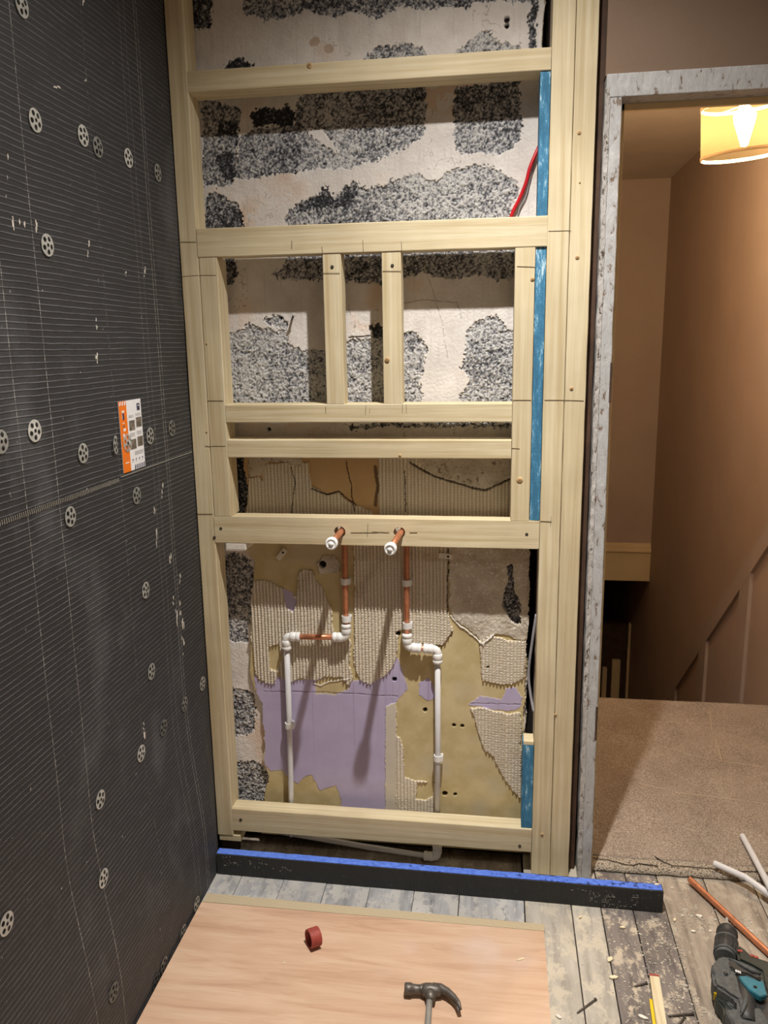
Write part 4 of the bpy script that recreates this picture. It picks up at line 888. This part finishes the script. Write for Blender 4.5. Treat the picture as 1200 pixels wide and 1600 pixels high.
for k in range(3200):
    if k < 2600: x, y = R_.uniform(.27, .62), R_.uniform(-.62, -.10)
    else: x, y = R_.uniform(.12, .55), R_.uniform(-.12, .02) if k % 2 else R_.uniform(-.6, -.1)
    if x > .44 and y < -.16: continue
    if x < .14 or (y > -.135 and y < -.055 and x < .45): continue
    if k % 3 == 0 and x < .34: continue
    s_ = R_.uniform(.0006, .0028)*(1 if k % 9 else 1.8); a = R_.uniform(0, 6.28); n = R_.choice((3, 4, 5)); asp = R_.uniform(.3, 1)
    b0 = [b.bm.verts.new((x+s_*math.cos(a+2*math.pi*j/n), y+s_*asp*math.sin(a+2*math.pi*j/n), FL+.0002)) for j in range(n)]; t0 = b.bm.verts.new((x, y, FL+.0002+s_*R_.uniform(.3, .8)))
    for j in range(n): b.bm.faces.new((b0[j], b0[(j+1) % n], t0))
tag(obj('sawdust_crumbs', b, 'crumb'), 'scatter of plaster crumbs and sawdust over the right floorboards', 'debris', kind='stuff')

# stick with red end + yellow strip
st = tag(empty('folding_rule', (at(1030, 1560, 2, FL).x, at(1030, 1560, 2, FL).y, FL)), 'wooden stick with red painted end and a yellow leaf under it', 'folding rule')
pA, pB = at(1022, 1522, 2, FL+.016), at(1034, 1600, 2, FL+.016); dv = (pB-pA); dv.z = 0; dv.normalize(); nv = Vector((-dv.y, dv.x, 0))
def slat(o0, L0, L1, w0, w1, z0, z1, mat, name):
    b = B(); b.prism([(L0, w0), (L1, w0), (L1, w1), (L0, w1)], (o0.x, o0.y, z0), dv, nv, z1-z0, .0008); return obj(name, b, mat, st)
slat(pA, 0, .006, -.010, .010, FL+.006, FL+.017, 'red', 'red_tip'); slat(pA, .006, .24, -.010, .010, FL+.006, FL+.017, 'wood_y', 'wooden_leaf')
slat(pA, .060, .24, -.016, -.002, FL+.0003, FL+.0058, 'yellow', 'yellow_leaf'); slat(pA, .02, .24, -.002, .006, FL+.0003, FL+.0058, 'wood_y', 'lower_leaf')

# loose pipes at the right
def rod(name, pts, r_, mat, label, cat='pipe', wall=.0015):
    b = B(); P = [Vector(p) for p in pts]; b.tube(P, r_, 16, cap=False)
    b.tube(P, r_-wall, 16, cap=False)
    for e, d in ((P[0], (P[0]-P[1]).normalized()), (P[-1], (P[-1]-P[-2]).normalized())): b.lathe([(r_-wall, 0), (r_, 0)], e, d, 16, cap=False)
    return tag(obj(name, b, mat), label, cat)
a = at(1078, 1374, 2, FL+.014); c_ = at(1200, 1488, 2, FL+.009); d = (c_-a); rod('copper_offcut', [a, c_, c_+d*.5], .0075, 'copper', 'loose copper pipe lying on the floorboards above the drill')
a = at(1116, 1349, 2, FL+.030); c_ = at(1165, 1371, 2, FL+.032); e = at(1200, 1396, 2, FL+.030); d = (e-c_)
rod('plastic_pipe_offcut', [a, c_, e, e+d*1.6+Vector((0, 0, -.02))], .0082, 'grey_plastic', 'slightly curved white plastic pipe across the front edge of the carpet')
a = at(1160, 1306, 2, FL+.022); c_ = at(1182, 1347, 2, FL+.022); e = at(1204, 1388, 2, FL+.022+.03)
rod('plastic_pipe_offcut', [a, c_, e, e+(e-c_)*1.2+Vector((0, 0, -.01))], .0080, 'grey_plastic', 'shorter white plastic pipe lying on the carpet at the right')

# ------------------------------------------------------------------ drill
dl = tag(empty('cordless_drill', (.55, -.32, FL)), 'dusty black and teal cordless drill lying on the floorboards', 'drill')
def dp(zx, zy, h): return at(1090+zx/8.89, 1420+zy/8.89, 2, FL+h)
hC = .042
c0_, c1_, c2_, c3d = dp(405, 130, hC), dp(415, 275, hC), dp(385, 640, hC), dp(330, 860, hC)
obj('drill_bit', B().tube([c0_, dp(408, 240, hC), dp(410, 240, hC), dp(412, 290, hC)], [.0032, .0032, .0045, .0045], 10), 'steel', dl)
ax = (c2_-c1_).normalized(); L = (c2_-c1_).length
b = B(); b.lathe([(.010, -.001), (.017, .003), (.0225, .012), (.0235, L*.22), (.0205, L*.27), (.0215, L*.42), (.0240, L*.46), (.0240, L*.95), (.022, L)], c1_, ax, 28)
for k in range(18):
    a = 2*math.pi*k/18; u_ = ax.orthogonal().normalized(); v_ = ax.cross(u_); r_ = u_*math.cos(a)+v_*math.sin(a); b.tube([c1_+ax*L*.50+r_*.0237, c1_+ax*L*.92+r_*.0237], .0013, 6)
obj('chuck', b, 'black_plastic', dl)
obj('neck', B().tube([c1_+ax*L*.9, c2_+ax*.012], [.0215, .0225], 24), 'grey_rubber', dl)
for q_ in (.50, .97): b = B(); b.lathe([(.0235, 0), (.0252, .001), (.0252, .004), (.0235, .005)], c1_+ax*L*q_, ax, 28, cap=False); obj('chuck_ring', b, 'grey_rubber', dl)
def slab(name, pts, h0, h1, mat, bev=.004):
    P = [at(1090+x/8.89, 1420+y_/8.89, 2, FL+h1) for x, y_ in pts]; b = B(); b.prism([(v.x, v.y) for v in P], (0, 0, FL+h0), (1, 0, 0), (0, 1, 0), h1-h0, bev); return obj(name, b, mat, dl)
slab('gear_housing', [(225, 745), (262, 672), (330, 640), (430, 655), (560, 700), (700, 762), (820, 815), (900, 880), (910, 985), (860, 1015), (700, 940), (565, 935), (640, 1060), (735, 1150), (700, 1300), (650, 1500), (560, 1500), (545, 1250), (440, 1190), (340, 1110), (240, 1060), (205, 960), (200, 840)], .014, .062, 'grey_rubber', .0055)
slab('motor_housing', [(430, 700), (560, 735), (760, 820), (860, 870), (880, 960), (830, 975), (690, 905), (560, 880), (450, 800)], .055, .068, 'black_plastic', .003)
slab('rear_casing', [(548, 470), (680, 560), (740, 630), (830, 665), (1000, 720), (1600, 860), (1600, 1180), (960, 1210), (900, 990), (880, 860), (720, 770), (560, 700)], .006, .052, 'dark_green_plastic', .005)
slab('side_grip', [(900, 1020), (985, 1100), (1600, 1200), (1600, 1700), (760, 1700), (700, 1300), (735, 1150), (870, 1225), (960, 1210)], .008, .050, 'black_plastic', .005)
p = dp(330, 860, .060); b = B(); b.tube([p+Vector((0, 0, -.02)), p, p+Vector((0, 0, .004))], [.020, .020, .016], 24); obj('gear_cover', b, 'grey_rubber', dl)
for (zx, zy, s_) in ((590, 580, .0050), (760, 650, .0050), (815, 668, .0045)):
    p = dp(zx, zy, .053); b = B(); b.box(p.x-s_, p.x+s_, p.y-.003, p.y+.003, FL+.050, FL+.0535, .0008); obj('red_mark', b, 'red', dl)
for k in range(3):
    p = dp(535+28*k, 860+10*k, .0685); b = B(); b.box(p.x-.0012, p.x+.0012, p.y-.003, p.y+.003, FL+.066, FL+.0688); obj('vent_mark', b, 'white_plastic', dl)
# teal shell plate on the housing
tp_ = [(570, 935), (690, 930), (860, 1010), (905, 990), (960, 1200), (870, 1225), (720, 1130), (620, 1020)]
b = B(); z_ = FL+.070; P2 = [at(1090+x/8.89, 1420+y_/8.89, 2, z_) for x, y_ in tp_]; b.prism([(v.x, v.y) for v in P2], (0, 0, z_-.012), (1, 0, 0), (0, 1, 0), .013, .0015); tpo = obj('teal_shell', b, 'teal', dl)
p = dp(800, 1090, .0705); obj('shell_screw', B().lathe([(.004, 0), (.0035, .001)], (p.x, p.y, FL+.0708), (0, 0, 1), 12), 'hole', dl)
p = dp(390, 890, .066); obj('housing_screw', B().lathe([(.0045, -.008), (.0045, .0035), (.003, .0045)], (p.x, p.y, FL+.063), (0, 0, 1), 12), 'black_plastic', dl)
# rib along the housing
b = B(); b.tube([dp(440, 700, .062), dp(600, 770, .070), dp(760, 860, .071), dp(880, 900, .068)], [.003, .0045, .0045, .003], 10); obj('trim_rib', b, 'grey_rubber', dl)
slab('mode_selector', [(222, 1095), (262, 1068), (350, 1085), (360, 1135), (295, 1165), (232, 1165)], .020, .044, 'yellow', .003)
slab('trigger_guard', [(232, 1140), (330, 1120), (400, 1180), (520, 1230), (545, 1400), (570, 1690), (500, 1600), (372, 1470), (350, 1350), (262, 1262)], .002, .038, 'dark_green_plastic', .004)
slab('trigger', [(400, 1200), (470, 1215), (530, 1290), (520, 1400), (440, 1340), (400, 1270)], .03, .044, 'grey_rubber', .003)
b = B(); b.tube([dp(640, 1060, .044), dp(660, 1250, .044), dp(680, 1480, .042), dp(700, 1640, .04)], [.024, .022, .020, .021], 18); obj('handle', b, 'black_plastic', dl)
b = B(); b.tube([dp(690, 1180, .062), dp(660, 1320, .063), dp(610, 1450, .061)], [.003, .005, .003], 8); obj('grip_pad', b, 'grey_rubber', dl)
p = dp(720, 1700, .03); b = B(); b.box(-.038, .038, -.032, .032, -.028, .028, .010, 3); b.tf(Matrix.Translation((p.x, p.y, FL+.0285)) @ Matrix.Rotation(.2, 4, 'Z')); obj('battery_pack', b, 'grey_rubber', dl)

# ------------------------------------------------------------------ landing, carpet, stairwell
struct(boxo('floor_landing', .205, 1.09, .112, 1.085, FL-.20, FL-.006, 'fb_brown'))
b = B(); nx_, ny_ = 90, 110; x0, x1, y1 = DX0+.002, 1.095, 1.09
def frontY(x): return .088+.012*mnoise.noise((x*9, 2, 2))+.010*(x-.6)
gr = []
for i in range(nx_+1):
    x = x0+(x1-x0)*i/nx_; col_ = []
    for j in range(ny_+1):
        y = frontY(x)+(y1-frontY(x))*j/ny_; xx = min(x, 1.026) if y < .12 else x
        z = FL+.012+.0018*mnoise.noise((x*6, y*6, 0))+.0007*mnoise.noise((x*160, y*160, 0))
        if j == 0: z -= .004
        col_.append(b.bm.verts.new((xx, y, z)))
    gr.append(col_)
for i in range(nx_):
    for j in range(ny_): b.bm.faces.new((gr[i][j], gr[i+1][j], gr[i+1][j+1], gr[i][j+1])).smooth = True
bot = [[b.bm.verts.new((v.co.x, v.co.y, FL-.006 if v.co.y > .11 else FL+.0005)) for v in (gr[i][0], gr[i][-1])] for i in range(nx_+1)]
for i in range(nx_): b.bm.faces.new((gr[i][0], gr[i+1][0], bot[i+1][0], bot[i][0])); b.bm.faces.new((gr[i][-1], gr[i+1][-1], bot[i+1][1], bot[i][1]))
cp = tag(empty('landing_carpet', (.68, .5, FL)), 'worn beige carpet on the landing beyond the doorway', 'carpet')
obj('pile', b, 'carpet', cp)
b = B(); R_ = random.Random(4); g_ = []
for i in range(121):
    x = x0+(1.024-x0)*i/120; yb = frontY(x)-.003; yf = .030+.012*(x-.25)+.003*mnoise.noise((x*30, 7, 1)); 
    g_.append([b.bm.verts.new(v) for v in ((x, yb, FL+.0105), (x, (yb+yf)/2, FL+.011+.001*mnoise.noise((x*60, 1, 1))), (x, yf, FL+.0095+.0012*mnoise.noise((x*90, 1, 5))), (x, yf+.001, FL+.0025))])
for p, q in zip(g_, g_[1:]):
    for k in range(3): b.bm.faces.new((p[k], q[k], q[k+1], p[k+1])).smooth = True
obj('frayed_edge', b, 'fringe', cp)
def strip(name, pts, wd, z, mat, par_, seed=1):
    b = B(); P = []
    for p, q in zip(pts, pts[1:]):
        n = max(2, int(math.hypot(q[0]-p[0], q[1]-p[1])/8)); P += [(p[0]+(q[0]-p[0])*k/n, p[1]+(q[1]-p[1])*k/n) for k in range(n)]
    P.append(pts[-1]); P = [at(x, y+1.5*mnoise.noise((x*.06, seed, 3)), 2, z) for x, y in P]; b.tube(P, [wd*(.6+.5*abs(mnoise.noise((i*.4, seed, 1)))) for i in range(len(P))], 6); b.tf(Matrix.Translation((0, 0, z)) @ Matrix.Diagonal((1, 1, .35, 1)) @ Matrix.Translation((0, 0, -z)))
    return obj(name, b, mat, par_)
for k, pts in enumerate(([(1000, 1224), (1060, 1238), (1125, 1246), (1200, 1256)], [(1108, 1105), (1112, 1140), (1128, 1190)], [(1010, 1127), (1090, 1130), (1170, 1135)], [(935, 1118), (975, 1119)], [(1030, 1165), (1100, 1185), (1190, 1198)])): strip('crease', pts, .0030, FL+.0125, 'crease', cp, k)
strip('tear', [(925, 1341), (950, 1343), (975, 1350), (990, 1352), (998, 1349), (1028, 1353)], .0022, FL+.0135, 'hole', cp, 8)
strip('tear', [(1023, 1337), (1032, 1344), (1050, 1352), (1100, 1356), (1160, 1361), (1210, 1364)], .0020, FL+.0135, 'hole', cp, 9)
# stair side wall with sloping panelling
SX = 1.10
ws = struct(empty('wall_stair', (SX, 3, -4)))
boxo('plaster', SX, SX+.08, .10, 7.0, -4.2, CEIL, 'stair_wall', ws)
def zt_(y): return -.862-.885*(y-1.475)
b = B()
# sloping rail: prism in (y,z)
b.prism([(.30, min(zt_(.3), -.0)+.10), (5.6, zt_(5.6)+.10), (5.6, zt_(5.6)), (.30, zt_(.3))], (SX+.0, 0, 0), (0, 1, 0), (0, 0, 1), -.0)if False else None
def stair_prism(name, pts, th, mat):
    b = B(); A = [b.bm.verts.new((SX-th, y, z)) for y, z in pts]; Z_ = [b.bm.verts.new((SX+.001, y, z)) for y, z in pts]; b.bm.faces.new(A); n = len(pts)
    for k in range(n): b.bm.faces.new((A[k], A[(k+1) % n], Z_[(k+1) % n], Z_[k]))
    return obj(name, b, mat, ws)
stair_prism('dado_rail', [(.20, zt_(.2)), (.20, zt_(.2)+.12), (5.4, zt_(5.4)+.12), (5.4, zt_(5.4))], .016, 'dado_paint')
y = 1.63
ys = [.37, 1.00, 1.63, 2.25, 2.87, 3.49, 4.11, 4.73]
for y in ys: stair_prism('panel_stile', [(y, zt_(y)+.002), (y+.13, zt_(y+.13)+.002), (y+.13, zt_(y)-1.1), (y, zt_(y)-1.1)], .0155, 'dado_paint')
# bulkhead with skirting
bh = struct(empty('wall_bulkhead', (.6, 3.95, -1.7)))
boxo('plaster', -.2, SX, 3.95, 4.05, -1.72, CEIL, 'stair_wall', bh)
ssz = at(1018, 908, 1, 3.93).z; stz = at(1018, 850, 1, 3.93).z
b = B(); prof = [(3.95, ssz), (3.925, ssz), (3.925, stz-.07), (3.915, stz-.062), (3.915, stz-.05), (3.928, stz-.04), (3.932, stz-.02), (3.94, stz-.004), (3.95, stz)]
A = [b.bm.verts.new((-.2, y, z)) for y, z in prof]; Z_ = [b.bm.verts.new((SX-.002, y, z)) for y, z in prof]
for k in range(len(prof)): b.bm.faces.new((A[k], A[(k+1) % 9], Z_[(k+1) % 9], Z_[k]))
b.bm.faces.new(A); b.bm.faces.new(Z_); obj('skirting', b, 'cream_gloss', bh)
struct(boxo('wall_stair_left', .10, .20, .12, 7.0, -4.2, CEIL, 'stair_wall'))
struct(boxo('wall_hall_end', .10, SX+.1, 7.0, 7.1, -4.2, CEIL, 'stair_wall')); struct(boxo('floor_hall', .10, SX+.1, 1.085, 7.0, -4.25, -4.15, 'fb_brown')); struct(boxo('ceiling_hall', .2, SX, 4.05, 7.0, ssz, ssz+.06, 'room_wall'))
stp = struct(empty('floor_stairs', (.65, 2, -4.1)))
for k in range(13):
    y0 = 1.085+.215*k; z = FL-.19*(k+1)
    boxo('stair_tread', .205, SX-.017, y0+.001, y0+.235, z-.19, z, 'carpet', stp)
# hall door seen under the bulkhead
d2 = struct(empty('door_2', (.85, 4.64, -4.15)))
def hx(px, py): return at(px, py, 1, 4.6)
p, q = hx(983, 975), hx(987, 975); boxo('door_frame', p.x, q.x+.006, 4.60, 4.66, -4.15, p.z, 'cream_gloss', d2, .002)
p, q = hx(957, 1033), hx(970, 1033); boxo('door_stile', p.x, q.x, 4.61, 4.65, -4.15, p.z, 'cream_gloss', d2, .002)
p, q = hx(942, 1045), hx(949, 1045); boxo('door_stile', p.x, q.x, 4.61, 4.65, -4.15, p.z, 'cream_gloss', d2, .002)
p = hx(983, 975); boxo('door_leaf', .205, p.x-.003, 4.66, 4.69, -4.15, p.z, 'brown_gap', d2, .002)

# ------------------------------------------------------------------ pendant lamp
lp = tag(empty('pendant_lamp', (LAMP[0], LAMP[1], .56)), 'round sheer drum shade pendant lamp glowing over the stairs', 'lamp')
RS, HS = .131, .150; b = B(); T = Matrix.Translation((LAMP[0]+.012, LAMP[1], .655)) @ Matrix.Rotation(math.radians(-4), 4, 'Y') @ Matrix.Rotation(math.radians(3), 4, 'X')
b.lathe([(RS, -HS/2), (RS, HS/2)], (0, 0, 0), (0, 0, 1), 64, cap=False); b.tf(T); obj('lamp_shade', b, 'shade', lp)
for z, nm in ((-HS/2, 'lower_ring'), (HS/2, 'upper_ring')):
    b = B(); b.lathe([(RS-.002, z-.005), (RS+.0022, z-.005), (RS+.0022, z+.005), (RS-.002, z+.005), (RS-.002, z-.005)], (0, 0, 0), (0, 0, 1), 64, cap=False); b.tf(T); obj(nm, b, 'cream_gloss', lp)
b = B(); b.lathe([(.001, -.052), (.010, -.048), (.018, -.020), (.030, .020), (.034, .040), (.028, .056), (.014, .064), (.013, .07)], (0, 0, .0), (0, 0, 1), 24); b.tf(T); obj('bulb', b, 'bulb', lp)
b = B(); b.lathe([(.016, .068), (.016, .10), (.010, .105)], (0, 0, 0), (0, 0, 1), 18); b.tf(T)
for k in range(3):
    a = 2*math.pi*k/3; b.tube([T @ Vector((.012*math.cos(a), .012*math.sin(a), .072)), T @ Vector((RS*math.cos(a), RS*math.sin(a), .072))], .0015, 6)
obj('lamp_holder', b, 'white_plastic', lp); obj('flex', B().tube([T @ Vector((0, 0, .10)), (LAMP[0], LAMP[1], CEIL)], .003, 8), 'white_plastic', lp)
obj('ceiling_rose', B().lathe([(.045, 0), (.045, .006), (.02, .022)], (LAMP[0], LAMP[1], CEIL), (0, 0, -1), 24), 'white_plastic', lp)
# downlight fitting over the frame, then the fitting of the added fill lamp
for (x, y, lb) in ((DOWNLIGHT[0], DOWNLIGHT[1], 'round ceiling downlight above the stud frame'), (.75, -2.0, 'round fill lamp added out of view on the ceiling near the right wall')):
    g = tag(empty('ceiling_downlight_or_fill', (x, y, CEIL)), lb, 'ceiling light')
    obj('bezel', B().lathe([(.030, 0), (.044, 0), (.044, .004), (.030, .007), (.030, 0)], (x, y, CEIL), (0, 0, -1), 32, cap=False), 'white_plastic', g)
    obj('lens', B().lathe([(.029, 0), (.029, .002)], (x, y, CEIL-.001), (0, 0, -1), 24), 'led', g)
